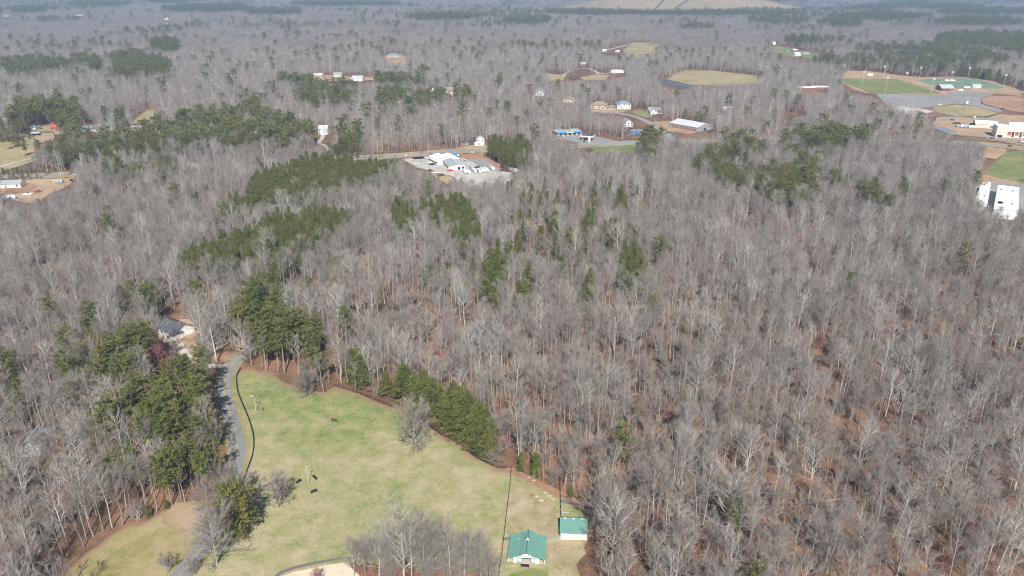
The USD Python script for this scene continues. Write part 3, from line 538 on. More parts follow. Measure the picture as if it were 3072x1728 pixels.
for kind, share, o in EV:
    if isinstance(o, tuple):
        cx, cy, rx, ry = o; o = [(cx + rx * math.cos(a), cy + ry * math.sin(a)) for a in np.linspace(0, 2 * math.pi, 17)[:-1]]
    poly = Polygon([P(x * S2, y * S2, 14.0 if kind != 'cedar' else 8.0)[:2] for x, y in o]).buffer(0)
    shapely.prepare(poly); EVP.append((kind, share, poly))

def scatter(y0, y1, cell, rng, margin=25.0, jit=0.95):
    yy = np.arange(y0, y1, cell); pts = []
    for y in yy:
        w = 0.70 * max(y, 120) * 1.02 + margin
        x = np.arange(-w, w, cell); pts.append(np.c_[x + rng.uniform(-jit, jit, len(x)) * cell / 2, y + rng.uniform(-jit, jit, len(x)) * cell / 2])
    return np.vstack(pts)

def ever_kind(pts, rng, stray=0.006):
    """For each point the evergreen kind ('' for a bare tree)."""
    nz = np.c_[pts / np.maximum(30.0, pts[:, 1:] * 0.035), np.zeros(len(pts))]; amp = np.clip(pts[:, 1:] * 0.045, 12, 160)
    sp = shapely.points(pts + np.c_[meshkit.fbm(nz, 3, 31) - .5, meshkit.fbm(nz, 3, 32) - .5] * amp * [1.0, 2.0]); out = np.full(len(pts), '', dtype='<U6')
    u = rng.random(len(pts)); out[rng.random(len(pts)) < stray] = 'pine'
    for kind, share, poly in EVP:
        m = shapely.contains(poly, sp); wob = meshkit.noise(np.c_[pts / 14.0, np.zeros(len(pts))], 3)
        out[m & (u < share * (0.75 + 0.5 * wob))] = kind
        if share > 0.8: out[m & (u >= share * (0.75 + 0.5 * wob)) & (rng.random(len(pts)) < 0.5)] = 'skip'
    return out

# what the photograph shows unobstructed, as pixel outlines on the ground: trees whose crowns would stand before it are not there
OPEN = [[(1205, 470), (1290, 462), (1450, 442), (1475, 470), (1520, 500), (1532, 518), (1480, 532), (1400, 536), (1370, 532), (1335, 545), (1300, 520), (1240, 507), (1212, 490)],
        [(985, 476), (1200, 455), (1340, 440), (1380, 422), (1465, 420), (1465, 452), (1215, 476), (1000, 488)], [(1655, 385), (1780, 392), (1810, 412), (1920, 415), (1925, 426), (1905, 452), (1770, 452), (1740, 432), (1690, 418)],
        [(1850, 310), (1885, 300), (1910, 325), (1960, 318), (1985, 350), (2050, 352), (2070, 345), (2145, 376), (2145, 398), (2060, 408), (2010, 402), (1950, 384), (1890, 382), (1870, 345), (1780, 335), (1770, 305), (1800, 300)],
        [(1690, 290), (1722, 290), (1722, 302), (1690, 302)], [(1606, 270), (1636, 272), (1636, 280), (1606, 279)], [(1288, 264), (1308, 264), (1308, 276), (1288, 276)], [(1337, 262), (1362, 264), (1362, 276), (1337, 274)],
        [(0, 400), (90, 380), (95, 372), (180, 375), (182, 412), (120, 432), (100, 462), (112, 482), (60, 502), (0, 522)], [(242, 374), (292, 374), (290, 400), (245, 400)], [(0, 538), (120, 536), (215, 528), (218, 552), (185, 572), (132, 592), (100, 607), (0, 602)],
        [(118, 514), (232, 512), (232, 540), (120, 540)], [(392, 336), (462, 328), (462, 352), (420, 372), (340, 378), (345, 366), (395, 362)], [(948, 378), (998, 378), (1000, 405), (990, 440), (948, 440)],
        [(2530, 212), (2600, 210), (2980, 238), (3090, 283), (3090, 640), (3020, 628), (2960, 608), (2928, 598), (2955, 540), (2938, 505), (2958, 440), (2935, 418), (2860, 402), (2812, 385), (2798, 342), (2755, 320), (2650, 302), (2605, 282), (2530, 272)],
        [(2010, 236), (2060, 213), (2180, 213), (2300, 234), (2210, 243), (2080, 252), (2015, 250)], [(1968, 240), (2010, 240), (2080, 256), (2050, 262), (1990, 256)], [(2318, 142), (2450, 148), (2480, 168), (2380, 178), (2330, 162)],
        [(1640, 225), (1720, 222), (1735, 186), (1765, 186), (1770, 205), (1870, 206), (1884, 222), (1800, 236), (1650, 242)], [(1800, 140), (1910, 124), (1985, 128), (1985, 152), (1900, 162), (1810, 162)],
        [(935, 220), (1130, 222), (1130, 246), (940, 244)], [(1150, 158), (1215, 158), (1215, 185), (1150, 180)], [(2405, 258), (2485, 256), (2485, 276), (2405, 276)],
        [(465, 962), (520, 960), (545, 975), (560, 1005), (560, 1062), (520, 1030), (465, 1005)], [(62, 1345), (90, 1345), (90, 1374), (64, 1374)], [(650, 1085), (722, 1082), (704, 1180), (728, 1280), (744, 1380), (718, 1445), (670, 1445), (664, 1370), (652, 1280), (634, 1210), (632, 1140)],
        [(452, 1075), (515, 1060), (522, 1130), (455, 1142)], [(470, 30), (515, 45), (515, 78), (495, 78)], [(10, 38), (34, 38), (34, 52), (10, 52)], [(215, 40), (262, 40), (262, 52), (215, 52)], [(2350, 322), (2420, 322), (2420, 345), (2350, 345)], [(2775, 100), (2795, 100), (2795, 124), (2775, 124)],
        [(1160, 560), (1180, 560), (1180, 575), (1160, 575)], [(1620, 1500), (1762, 1500), (1762, 1640), (1660, 1640)]]
OPENP = shapely.union_all([Polygon(o).buffer(0) for o in OPEN]); shapely.prepare(OPENP)
def blocks(x, y, h):
    """Whether crowns h metres tall at x, y would stand before something the photograph shows."""
    x, y, h = np.broadcast_arrays(np.asarray(x, float), np.asarray(y, float), np.asarray(h, float)); z = height(x, y); out = np.zeros(x.shape, bool)
    for f in (0.35, 0.65, 0.95):
        px, py, _ = project(x, y, z + h * f); out |= shapely.contains(OPENP, shapely.points(px, py))
    return out

rng = np.random.default_rng(11)
MIDY = 760.0
pts = scatter(120, MIDY, 4.75, rng)
pts = pts[~shapely.contains(CLEAR, shapely.points(pts))]
gap = meshkit.fbm(np.c_[pts / 28.0, np.zeros(len(pts))], 3, 9)
pts = pts[(gap > 0.37) | (rng.random(len(pts)) < 0.45)]
ek = ever_kind(pts, rng)
# dense planted stands: a second, closer pass
fill = scatter(240, MIDY, 3.9, rng); fsp = shapely.points(fill); fm = np.zeros(len(fill), bool); cm = np.zeros(len(fill), bool)
for kind, share, poly in EVP:
    if kind == 'young' and share >= 0.85: fm |= shapely.contains(poly, fsp)
    if kind == 'cedar' and poly.area > 1500 and poly.bounds[1] < 500: cm |= shapely.contains(poly, fsp)
fm &= ~shapely.contains(CLEAR, fsp) & (rng.random(len(fill)) < 0.72)
cm &= ~shapely.contains(CLEAR, fsp) & (rng.random(len(fill)) < 0.33)
pts = np.vstack([pts, fill[fm], fill[cm]]); ek = np.r_[ek, np.full(fm.sum(), 'young'), np.full(cm.sum(), 'cedar')]
TREES = []        # (kind, key, x, y, yaw, scale)
for (x, y), k in zip(pts, ek):
    yaw = rng.uniform(0, 6.28); u = rng.random()
    if k == 'skip' and u < .5: continue
    if k == 'pine': t = ('pine', f'pine_{"abcd"[rng.integers(4)]}', x, y, yaw, rng.uniform(0.6, 1.1))
    elif k == 'young': t = ('pine', f'young_pine_{"abc"[rng.integers(3)]}', x, y, yaw, rng.uniform(0.66, 1.06))
    elif k == 'cedar': t = ('cedar', f'cedar_{"abc"[rng.integers(3)]}', x, y, yaw, rng.uniform(0.72, 1.2))
    elif u < 0.46: t = ('bare', f'forest_{"abcdefgh"[rng.integers(8)]}', x, y, yaw, 0.52 + 0.44 * rng.random() ** 1.5)
    elif u < 0.75: t = ('bare', f'slender_{"abcd"[rng.integers(4)]}', x, y, yaw, rng.uniform(0.5, 0.92))
    elif u < 0.79: t = ('bare', f'spreading_{"abcd"[rng.integers(4)]}', x, y, yaw, rng.uniform(0.7, 1.0))
    elif u < 0.985: t = ('brush', f'brush_{"ab"[rng.integers(2)]}', x, y, yaw, rng.uniform(0.6, 1.3))
    else: t = ('bare', f'redbud_{"ab"[rng.integers(2)]}', x, y, yaw, rng.uniform(0.5, 0.9))
    TREES.append(t)
TALL = {'bare': 25.0, 'pine': 20.0, 'cedar': 14.0, 'brush': 5.0}
bl = blocks([t[2] for t in TREES], [t[3] for t in TREES], [TALL[t[0]] * t[5] for t in TREES])
TREES = [t if not b_ else ('brush', f'brush_{"ab"[i % 2]}', *t[2:5], 0.8) for i, (t, b_) in enumerate(zip(TREES, bl)) if not b_ or not blocks(t[2], t[3], 5.0)]

def tilted(name): return 'patch' if name == 'far_woodland' else ''

def instancer(name, label, cat, protos, idx, pos, yaw, sc, kind='stuff'):
    """protos: lists of (mesh, material, tw values or None); each list is one variant."""
    path = f'/World/{numbered("/World", name)}'
    pi = UsdGeom.PointInstancer.Define(stage, path)
    tag(pi.GetPrim(), label, cat, None, kind)
    targets = []
    for parts in protos:
        vp = f'{path}/{numbered(path, "variant")}'; UsdGeom.Xform.Define(stage, vp)
        for mesh, mat, tw in parts:
            p = obj('piece', mesh, mat, vp)
            if tw is not None: primvar(p, 'tw', tw)
        targets.append(Sdf.Path(vp))
    pi.CreatePrototypesRel().SetTargets(targets)
    pi.CreateProtoIndicesAttr(Vt.IntArray.FromNumpy(np.asarray(idx, np.int32)))
    pi.CreatePositionsAttr(Vt.Vec3fArray.FromNumpy(np.asarray(pos, np.float32)))
    r = np.random.default_rng(len(yaw)); n = len(yaw); big = n and 'patch' in tilted(name)
    lean = np.abs(r.normal(size=n)) * 0.05 * (not big); ax = r.uniform(0, 6.28, n); h = np.asarray(yaw) / 2
    qs = [Gf.Quatd(math.cos(l / 2), math.sin(l / 2) * math.cos(a_), math.sin(l / 2) * math.sin(a_), 0) * Gf.Quatd(math.cos(k), 0, 0, math.sin(k)) for l, a_, k in zip(lean, ax, h)]
    pi.CreateOrientationsAttr(Vt.QuathArray([Gf.Quath(q_) for q_ in qs]))
    s3 = np.repeat(np.asarray(sc, np.float32)[:, None], 3, 1)
    if not big: s3 *= np.c_[(w_ := r.uniform(0.84, 1.2, n)), w_, r.uniform(0.86, 1.16, n)]
    pi.CreateScalesAttr(Vt.Vec3fArray.FromNumpy(s3.astype(np.float32)))
    return path

def joined(key, table):
    l, t, mat = table[key][:3]
    return (np.vstack([l[0], t[0]]), np.vstack([l[1], t[1] + len(l[0])])), np.r_[np.zeros(len(l[0])), np.ones(len(t[0]))]

def view_size(x, y, h):
    px, py, dep = project(x, y, 0.0); px2, py2, _ = project(x, y, h)
    ok = dep > 0 and -10 < px < 3082 and py2 < 1728 and py > -20
    return (py - py2) if ok else 0.0

def stuff_trees(name, label, cat, items, table):
    """Everything past the 300 of a kind that show largest."""
    keys = sorted({t[1] for t in items}); at = {k: i for i, k in enumerate(keys)}
    pos = [(t[2], t[3], float(height(t[2], t[3])) - 0.05) for t in items]
    protos = []
    for k in keys:
        if table is EVER: protos.append([(table[k][0], 'pine_bark', np.zeros(len(table[k][0][0]))), (table[k][1], table[k][2], None)])
        else: m, tw = joined(k, table); protos.append([(m, table[k][2], tw)])
    instancer(name, label, cat, protos, [at[t[1]] for t in items], pos, [t[4] for t in items], [t[5] for t in items])

# --- trees the photograph singles out: (key, px, py, scale, yaw, name, label, category)
for key, px, py, sc, yaw, name, label, cat in [
    ('orchard_a', 1250, 1349, 1.22, 0.5, 'bare_tree', 'round crowned bare tree standing alone in the upper right of the pasture', 'tree'),
    ('orchard_b', 918, 1193, 0.82, 1.5, 'bare_tree', 'small dark trunked bare tree at the top edge of the pasture', 'tree'),
    ('forest_c', 972, 1179, 0.72, 2.2, 'bare_tree', 'tall thin bare tree beside the small one at the top edge of the pasture', 'tree'),
    ('round_pine', 719, 1618, 0.98, 0.4, 'pine_tree', 'big rounded dark evergreen standing alone between road and pasture', 'tree'),
    ('orchard_b', 651, 1694, 1.25, 2.0, 'bare_tree', 'bare tree with pale trunk leaning over the road in front of the big evergreen', 'tree'),
    ('orchard_b', 712, 1572, 1.3, 4.0, 'bare_tree', 'wide bare tree right behind the big rounded evergreen', 'tree'),
    ('orchard_b', 655, 1590, 1.15, 5.1, 'bare_tree', 'bare tree between the road and the big rounded evergreen', 'tree'),
    ('brush_a', 835, 1523, 2.1, 0.3, 'bare_shrub', 'pale vase shaped bare shrub tree right of the big evergreen', 'shrub'),
    ('brush_b', 505, 1717, 1.05, 1.0, 'bare_shrub', 'small bare shrub in the dry field left of the road', 'shrub'),
    ('brush_a', 590, 1722, 1.05, 2.0, 'bare_shrub', 'small bare shrub between the road and the pasture at the bottom edge', 'shrub'),
    ('redbud_a', 952, 1762, 0.55, 0.2, 'flowering_shrub', 'reddish flowering shrub on the sand of the riding arena', 'shrub'),
    ('spreading_b', 1098, 1722, 0.70, 1.1, 'bare_tree', 'leftmost bare tree of the clump beside the riding arena', 'tree'),
    ('spreading_c', 1138, 1731, 0.86, 3.0, 'bare_tree', 'bare tree with pale limbs second from left in the arena clump', 'tree'),
    ('spreading_a', 1214, 1742, 1.22, 0.0, 'bare_tree', 'tallest bare tree in the middle of the arena clump', 'tree'),
    ('spreading_b', 1262, 1742, 1.14, 2.5, 'bare_tree', 'tall dark limbed bare tree just right of the tallest in the arena clump', 'tree'),
    ('forest_c', 1330, 1738, 0.86, 5.0, 'bare_tree', 'tall upright bare tree right of the middle of the arena clump', 'tree'),
    ('spreading_d', 1392, 1752, 0.88, 0.8, 'bare_tree', 'bare tree near the right end of the arena clump', 'tree'),
    ('spreading_b', 1440, 1758, 0.86, 3.8, 'bare_tree', 'bare tree second from the right end of the arena clump', 'tree'),
    ('spreading_b', 1462, 1775, 0.72, 2.2, 'bare_tree', 'rightmost bare tree of the arena clump, nearest the barn', 'tree'),
    ('spreading_b', 1062, 1728, 0.62, 4.4, 'bare_tree', 'small bare tree at the left tip of the arena clump by the sand edge', 'tree'),
    ('orchard_a', 1175, 1722, 0.85, 2.4, 'bare_tree', 'bushy tan bare tree behind the tallest of the arena clump', 'tree'),
    ('orchard_b', 1302, 1728, 0.9, 3.4, 'bare_tree', 'bushy bare tree behind the middle of the arena clump', 'tree'),
    ('orchard_a', 1380, 1736, 0.85, 5.4, 'bare_tree', 'bushy tan bare tree in the right half of the arena clump', 'tree'),
    ('forest_e', 1236, 1750, 1.0, 5.4, 'bare_tree', 'pale upright bare tree at the foot of the tallest of the arena clump', 'tree'),
    ('forest_a', 1355, 1752, 0.85, 1.4, 'bare_tree', 'pale upright bare tree in the right half of the arena clump', 'tree'),
    ('brush_a', 1180, 1752, 1.3, 2.2, 'bare_shrub', 'bare brush under the tallest tree of the arena clump', 'shrub'),
    ('brush_b', 1290, 1758, 1.4, 1.2, 'bare_shrub', 'bare brush right of the middle of the arena clump', 'shrub'),
    ('brush_b', 1362, 1764, 1.4, 0.2, 'bare_shrub', 'bare brush near the bottom edge in the right half of the arena clump', 'shrub'),
    ('redbud_b', 487, 1125, 1.15, 0.2, 'flowering_tree', 'dark red budded tree among the evergreens left of the road bend', 'tree'),
    ('redbud_a', 560, 905, 0.7, 1.2, 'flowering_tree', 'dull red budded tree beyond the white house with dark roof', 'tree'),
    ('redbud_b', 2295, 1712, 0.5, 2.2, 'flowering_tree', 'small red budded tree low in the right hand woods near the bottom edge', 'tree'),
    ('redbud_a', 248, 402, 1.0, 0.6, 'flowering_tree', 'reddish purple tree beside the homestead house', 'tree'),
    ('redbud_b', 288, 396, 0.9, 0.9, 'flowering_tree', 'reddish tree behind the homestead house', 'tree'),
    ('ivy_column', 1605, 1430, 0.85, 0.2, 'ivy_clad_tree', 'bright green ivy clad column at the wood edge behind the paddock', 'tree'),
    ('ivy_column', 1563, 1418, 0.7, 1.2, 'ivy_clad_tree', 'lower green ivy clad tree beside the fence corner of the pasture', 'tree'),
    ('spreading_a', 650, 1085, 1.25, 1.2, 'bare_tree', 'large white limbed bare tree above the road bend', 'tree'),
    ('spreading_c', 610, 1050, 1.25, 4.2, 'bare_tree', 'large white limbed bare tree beside the white house with dark roof', 'tree'),
    ('spreading_a', 690, 1010, 1.2, 2.2, 'bare_tree', 'large white limbed bare tree behind the road bend', 'tree'),
    ('spreading_c', 1015, 985, 1.0, 4.2, 'bare_tree', 'white limbed bare tree in the woods right of the road pines', 'tree'),
    ('spreading_a', 265, 1555, 1.15, 0.2, 'bare_tree', 'forked pale limbed bare tree near the front of the lower left woods', 'tree'),
    ('spreading_c', 365, 1330, 1.2, 3.2, 'bare_tree', 'wide pale limbed bare tree among the lower left woods', 'tree'),
    ('spreading_c', 2175, 1620, 1.25, 3.0, 'bare_tree', 'wide white limbed bare tree in the woods right of the shed', 'tree'),
    ('spreading_b', 1792, 1624, 1.12, 1.0, 'bare_tree', 'wide dark bare tree leaning over the roof of the white shed', 'tree'),
    ('spreading_a', 1835, 1690, 1.2, 3.6, 'bare_tree', 'wide bare tree in front of the white shed at the wood edge', 'tree'),
    ('spreading_d', 1960, 1560, 1.1, 2.0, 'bare_tree', 'round crowned pale bare tree behind the wood edge right of the shed', 'tree'),
]:
    p = P(px, py)
    ref = (BARE.get(key) or EVER.get(key))[3]
    thing(name, label, cat, p - [0, 0, 0.05], yaw, None, None, sc, ref)

for i, (px, py, k_, sc) in enumerate([(338, 1584, 'forest_b', .95), (369, 1577, 'slender_c', 1.1), (400, 1557, 'forest_d', .9), (438, 1541, 'forest_f', .95), (471, 1537, 'slender_b', 1.05), (506, 1519, 'pine_b', .9), (516, 1516, 'pine_d', .95), (310, 1592, 'forest_h', .9), (258, 1612, 'slender_d', 1.1), (205, 1640, 'forest_a', .95), (150, 1668, 'forest_g', .9), (95, 1690, 'forest_e', .95), (545, 1500, 'pine_a', .9), (40, 1700, 'slender_a', 1.1)]):
    nm = 'pine_tree' if k_[0] == 'p' else 'bare_tree'
    n_ = ['at the middle of the field edge', 'just right of the middle of the field edge', 'right of the middle of the field edge', 'left of the low green bush', 'between the two low green bushes', 'right of the low green bush', 'left of the orange soil patch', 'just left of the middle of the field edge', 'left of the middle of the field edge', 'where the field narrows', 'near the lower end of the field edge', 'at the lower end of the field edge', 'above the orange soil patch', 'at the bottom left corner'][i]
    thing(nm, ('tall pine ' if nm == 'pine_tree' else 'tall bare tree fronting the woods ') + n_, 'tree', P(px, py) - [0, 0, .05], i * 1.7, None, None, sc, (BARE.get(k_) or EVER.get(k_))[3])
for i, (px, py, sc) in enumerate([(14, 452, .8), (34, 446, .9), (60, 474, 1.0), (82, 483, 1.0), (121, 478, .8), (46, 420, .85), (18, 422, .9), (74, 412, .8), (96, 440, .7)]):
    thing('pine_tree', 'pine with bare lower trunk on the homestead lawn, ' + ['at its left end', 'second from its left end', 'by the middle of the pale lane', 'just above the pale lane', 'where the pale lane enters the woods', 'in the middle of its upper part', 'in its upper left part', 'in its upper right part', 'left of the riding pen'][i], 'tree', P(px, py), i * 2.1, None, None, sc, EVER[f'pine_{"abcd"[i % 4]}'][3])
for i in range(9):
    thing('young_pine', ['first', 'second', 'third', 'fourth', 'fifth', 'sixth', 'seventh', 'eighth', 'ninth'][i] + ' young pine from the left in the row above the earth yard', 'tree', P(2 + i * 14, 541 - i * .6), i * 2.1, None, None, .38 + .1 * ((i * 5) % 3), EVER[f'young_pine_{"abc"[i % 3]}'][3])

# low green bushes at the wood edge
for px, py, sc, label in [(1712, 1492, 0.34, 'low olive bush behind the dark fence near the shed'), (1745, 1500, 0.30, 'low olive bush right of its twin behind the dark fence'), (1790, 1488, 0.42, 'dark green bush in the woods behind the white shed'), (448, 1552, 0.30, 'low green bush at the edge of the dry field'), (500, 1528, 0.26, 'low green bush at the woods corner beside the bare soil'), (520, 1145, 0.35, 'green bush beside the red budded tree'), (1815, 1460, 0.3, 'green bush far behind the white shed')]:
    thing('green_bush', label, 'bush', P(px, py), px % 6, None, None, sc, EVER['cedar_a'][3])

# --- nearest 300 of each kind as things of their own, the rest as stuff
LOOK = {'forest': 'broad crowned', 'slende': 'slender', 'spread': 'wide spreading', 'redbud': 'small reddish'}
def region(x, y, cat, key, sc):
    """Which tree: its look and the place it stands at."""
    px, py, _ = project(x, y, 7.0 * sc)
    pale = key in BARE and BARE[key][2] == 'bark_pale'
    if cat == 'bare': what = LOOK[key[:6]] + (' pale limbed bare tree' if pale else ' bare tree' if key[:6] == 'redbud' else ' grey bare tree')
    elif cat == 'brush': what = 'bare brush'
    elif cat == 'pine': what = ('young ' if key[0] == 'y' else 'big ' if sc > .9 else 'middling ' if sc > .75 else 'small ') + 'pine'
    else: what = ('tall' if sc > 1 else 'middling' if sc > .85 else 'low') + ' cedar'
    bands = [(1640, 'near bottom edge'), (1560, 'level with the shed'), (1480, 'level with hay piles'), (1400, 'level with paddock top'), (1320, 'level with lone pasture tree'), (1250, 'level with the horse'), (1170, 'level with the pasture top'), (1090, 'level with the road bend'), (1000, 'just above the road bend'), (880, 'level with dark roofed house'), (760, 'high behind the road pines'), (0, 'in the middle distance')]
    row = next(t for v, t in bands if py > v)
    if px > 1500: cols = [(1640, 'above the barn'), (1780, 'above the shed'), (1930, 'just right of the shed'), (2090, 'right of the shed'), (2250, 'well right of the shed'), (2410, 'midway to the right edge'), (2570, 'in the right quarter'), (2730, 'towards the right edge'), (2900, 'close to the right edge'), (9999, 'at the right edge')]
    else: cols = [(90, 'at the left edge'), (190, 'close to the left edge'), (290, 'left of the grove'), (390, 'left in the grove'), (490, 'mid grove'), (590, 'right in the grove'), (730, 'beside the road'), (860, 'above the road fence'), (1000, 'above the pasture left'), (1150, 'above the pasture middle'), (1300, 'above the pasture right'), (9999, 'above the pasture corner')]
    return f'{what} {next(t for v, t in cols if px < v)}, {row}'
GROUPS = {}
for cat, table, nm, word in (('bare', BARE, 'bare_tree', 'tree'), ('pine', EVER, 'pine_tree', 'tree'), ('cedar', EVER, 'cedar_tree', 'tree'), ('brush', BARE, 'bare_shrub', 'shrub')):
    items = [t for t in TREES if t[0] == cat]
    vs = np.array([view_size(t[2], t[3], {'bare': 25, 'pine': 20, 'cedar': 14, 'brush': 5}[cat] * t[5]) for t in items])
    order = np.argsort(-vs); few = [i for i in order[:300] if vs[i] > 0]; rest = [i for i in range(len(items)) if i not in set(few)]
    for i in few:
        _, key, x, y, yaw, sc = items[i]
        lab = region(x, y, cat, key, sc)
        thing(nm, lab, word, (x, y, float(height(x, y)) - 0.05), yaw, lab, None, sc * np.array([(w_ := _g.uniform(.86, 1.18)), w_, _g.uniform(.88, 1.14)]), table[key][3], _g.normal(size=2) * 3.0)
    rest = [items[i] for i in rest]
    if rest: stuff_trees({'bare': 'bare_woodland', 'pine': 'pine_woodland', 'cedar': 'cedar_thicket', 'brush': 'undergrowth'}[cat],
                {'bare': 'grey leafless hardwood forest filling the middle of the view', 'pine': 'green pines standing in bands and clusters through the grey forest', 'cedar': 'dark green cedars scattered among the bare trees', 'brush': 'thin bare brush and saplings under the forest trees'}[cat],
                {'bare': 'forest', 'pine': 'pines', 'cedar': 'cedars', 'brush': 'undergrowth'}[cat], rest, table)

# --- beyond: lighter trees, then patches of trees
FARB = []
for i in range(6):
    l, t = bare_tree(300 + i, H=23, cb=.36, R=5.2, nb=12, ns=4, nt=3, tw=0.15, tl=2.2)
    FARB.append(((np.vstack([l[0], t[0]]), np.vstack([l[1], t[1] + len(l[0])])), np.r_[np.zeros(len(l[0])), np.ones(len(t[0]))]))
FARE = [evergreen(320 + i, H=23, cb=[.45, .38, .5][i], R=4.3, n=16, per=2, k=9, size=1.5, clump=1.0) for i in range(3)] + [evergreen(330 + i, H=15, cb=.15, R=3.2, n=18, per=2, k=8, size=1.3, clump=0.8, prof='young') for i in range(2)]
FARY = 1750.0
pts = scatter(MIDY, FARY, 6.8, rng); pts = pts[~shapely.contains(CLEAR, shapely.points(pts))]; bk = blocks(pts[:, 0], pts[:, 1], 21.0); low = pts[bk]; low = low[~blocks(low[:, 0], low[:, 1], 8.0)]; pts = pts[~bk]
ek = ever_kind(pts, rng, 0.016)
b = pts[ek == '']; b = b[rng.random(len(b)) < 0.93]; e = ek[(ek != '') & (ek != 'skip')]; ep = pts[(ek != '') & (ek != 'skip')]
instancer('distant_woodland', 'grey leafless forest beyond the highway', 'forest', [[(m, 'bark' if i else 'bark_pale', tw)] for i, (m, tw) in enumerate(FARB)], rng.integers(0, 6, len(b) + len(low)), np.c_[(bl_ := np.vstack([b, low])), height(bl_[:, 0], bl_[:, 1])], rng.uniform(0, 6.28, len(bl_)), np.r_[rng.uniform(0.52, 0.92, len(b)), rng.uniform(0.2, 0.36, len(low))])
EP, EK = [ep], [e]
# patches
PC = 42.0
def patch(seed):
    r = np.random.default_rng(seed); V, F_, T_, n = [], [], [], 0
    for k in range(34):
        i = r.integers(6); m, tw = FARB2[i]; a = r.uniform(0, 6.28); s = r.uniform(0.55, 0.95)
        R_ = np.array([[math.cos(a), -math.sin(a), 0], [math.sin(a), math.cos(a), 0], [0, 0, 1]]) * s
        V.append(m[0] @ R_.T + np.r_[r.uniform(-PC / 2, PC / 2, 2), 0]); F_.append(m[1] + n); T_.append(tw); n += len(m[0])
    return (np.vstack(V), np.vstack(F_)), np.concatenate(T_)
FARB2 = []
for i in range(6):
    l, t = bare_tree(340 + i, H=24, cb=.42, R=4.6, nb=9, ns=2, nt=2, tw=0.42, tl=2.6)
    FARB2.append(((np.vstack([l[0], t[0]]), np.vstack([l[1], t[1] + len(l[0])])), np.r_[np.zeros(len(l[0])), np.ones(len(t[0]))]))
PATCH = [patch(400 + i) for i in range(6)]
pc = scatter(FARY, 7200, PC, rng, 60, 0.15)
sp = shapely.points(pc); pc = pc[~(shapely.contains(CLEAR, sp) | shapely.contains(MOUND, sp) | blocks(pc[:, 0], pc[:, 1], 19.0))]; sp = shapely.points(pc)
for kind, share, poly in EVP:
    if share >= 0.6: m = shapely.contains(poly, sp); pc, sp = pc[~m], sp[~m]
instancer('far_woodland', 'hazy grey forest rolling away to the top of the view', 'forest', [[(m, 'bark', tw)] for m, tw in PATCH], rng.integers(0, 6, len(pc)), np.c_[pc, height(pc[:, 0], pc[:, 1]) - 0.3], rng.integers(0, 4, len(pc)) * math.pi / 2, rng.uniform(0.97, 1.05, len(pc)))
fp = scatter(FARY, 6600, 11.0, rng, 40); sp = shapely.points(fp); fp = fp[~(shapely.contains(CLEAR, sp) | shapely.contains(MOUND, sp) | blocks(fp[:, 0], fp[:, 1], 20.0))]
clus = meshkit.fbm(np.c_[fp / 260.0, np.zeros(len(fp))], 3, 21)
ek = ever_kind(fp, rng, 0.0); ek[(ek == '') & (rng.random(len(fp)) < np.clip((clus - 0.50) * 0.6, 0.007, 0.25))] = 'pine'
m = (ek != '') & (ek != 'skip'); EP.append(fp[m]); EK.append(ek[m])
ep, e = np.vstack(EP), np.concatenate(EK)
idx = np.where(e == 'pine', rng.integers(0, 3, len(e)), rng.integers(3, 5, len(e)))
instancer('distant_pines', 'dark pines dotted and banded through the distant grey forest', 'pines', [[(l, 'pine_bark', np.zeros(len(l[0]))), (t, 'pine_needles', None)] for l, t in FARE], idx, np.c_[ep, height(ep[:, 0], ep[:, 1])], rng.uniform(0, 6.28, len(e)), rng.uniform(0.75, 1.2, len(e)) * np.where(ep[:, 1] > FARY, 1.12, 1.0))


# ------------------------------------------------------------------ buildings
plain('white_wall', (0.76, 0.755, 0.74), 0.6); plain('cream_wall', (0.60, 0.55, 0.46), 0.7); plain('tan_wall', (0.46, 0.39, 0.30), 0.75); plain('brick_red', (0.34, 0.10, 0.075), 0.8)
plain('grey_wall', (0.30, 0.30, 0.31), 0.6); plain('teal_roof', (0.13, 0.27, 0.228), 0.55, 0.4); plain('teal_trim', (0.06, 0.15, 0.12), 0.5)
plain('grey_roof', (0.30, 0.315, 0.325), 0.55); plain('pale_roof', (0.55, 0.56, 0.575), 0.5); plain('metal_roof', (0.42, 0.46, 0.47), 0.45); plain('dark_roof', (0.075, 0.082, 0.095), 0.8)
plain('blue_roof', (0.17, 0.23, 0.29), 0.7); plain('brown_roof', (0.25, 0.20, 0.16), 0.85); plain('red_roof', (0.40, 0.085, 0.06), 0.6); plain('white_roof', (0.78, 0.785, 0.79), 0.5)
plain('glass_dark', (0.025, 0.03, 0.038), 0.12, 0.5); plain('blue_fascia', (0.03, 0.24, 0.60), 0.45); plain('dark_trim', (0.035, 0.036, 0.04), 0.6); plain('black_board', (0.024, 0.023, 0.023), 0.75)
plain('grey_board', (0.17, 0.165, 0.16), 0.8); plain('weathered_wood', (0.33, 0.29, 0.245), 0.85); plain('galvanised', (0.52, 0.53, 0.54), 0.4, 0.5, 0.3); plain('aisle_floor', (0.44, 0.38, 0.31), 0.9); plain('stall_front', (0.42, 0.30, 0.20), 0.8)
plain('wire_grey', (0.36, 0.36, 0.37), 0.5); plain('pole_white', (0.48, 0.47, 0.45), 0.7); plain('straw', (0.42, 0.345, 0.22), 0.95, 0.1, 0.0, 0.15); plain('rubber', (0.02, 0.02, 0.02), 0.8)
plain('lamp_glass', (0.62, 0.68, 0.70), 0.2); plain('horse_coat', (0.12, 0.05, 0.028), 0.6); plain('horse_dark', (0.02, 0.014, 0.012), 0.7); plain('orange_cone', (0.6, 0.18, 0.04), 0.6)
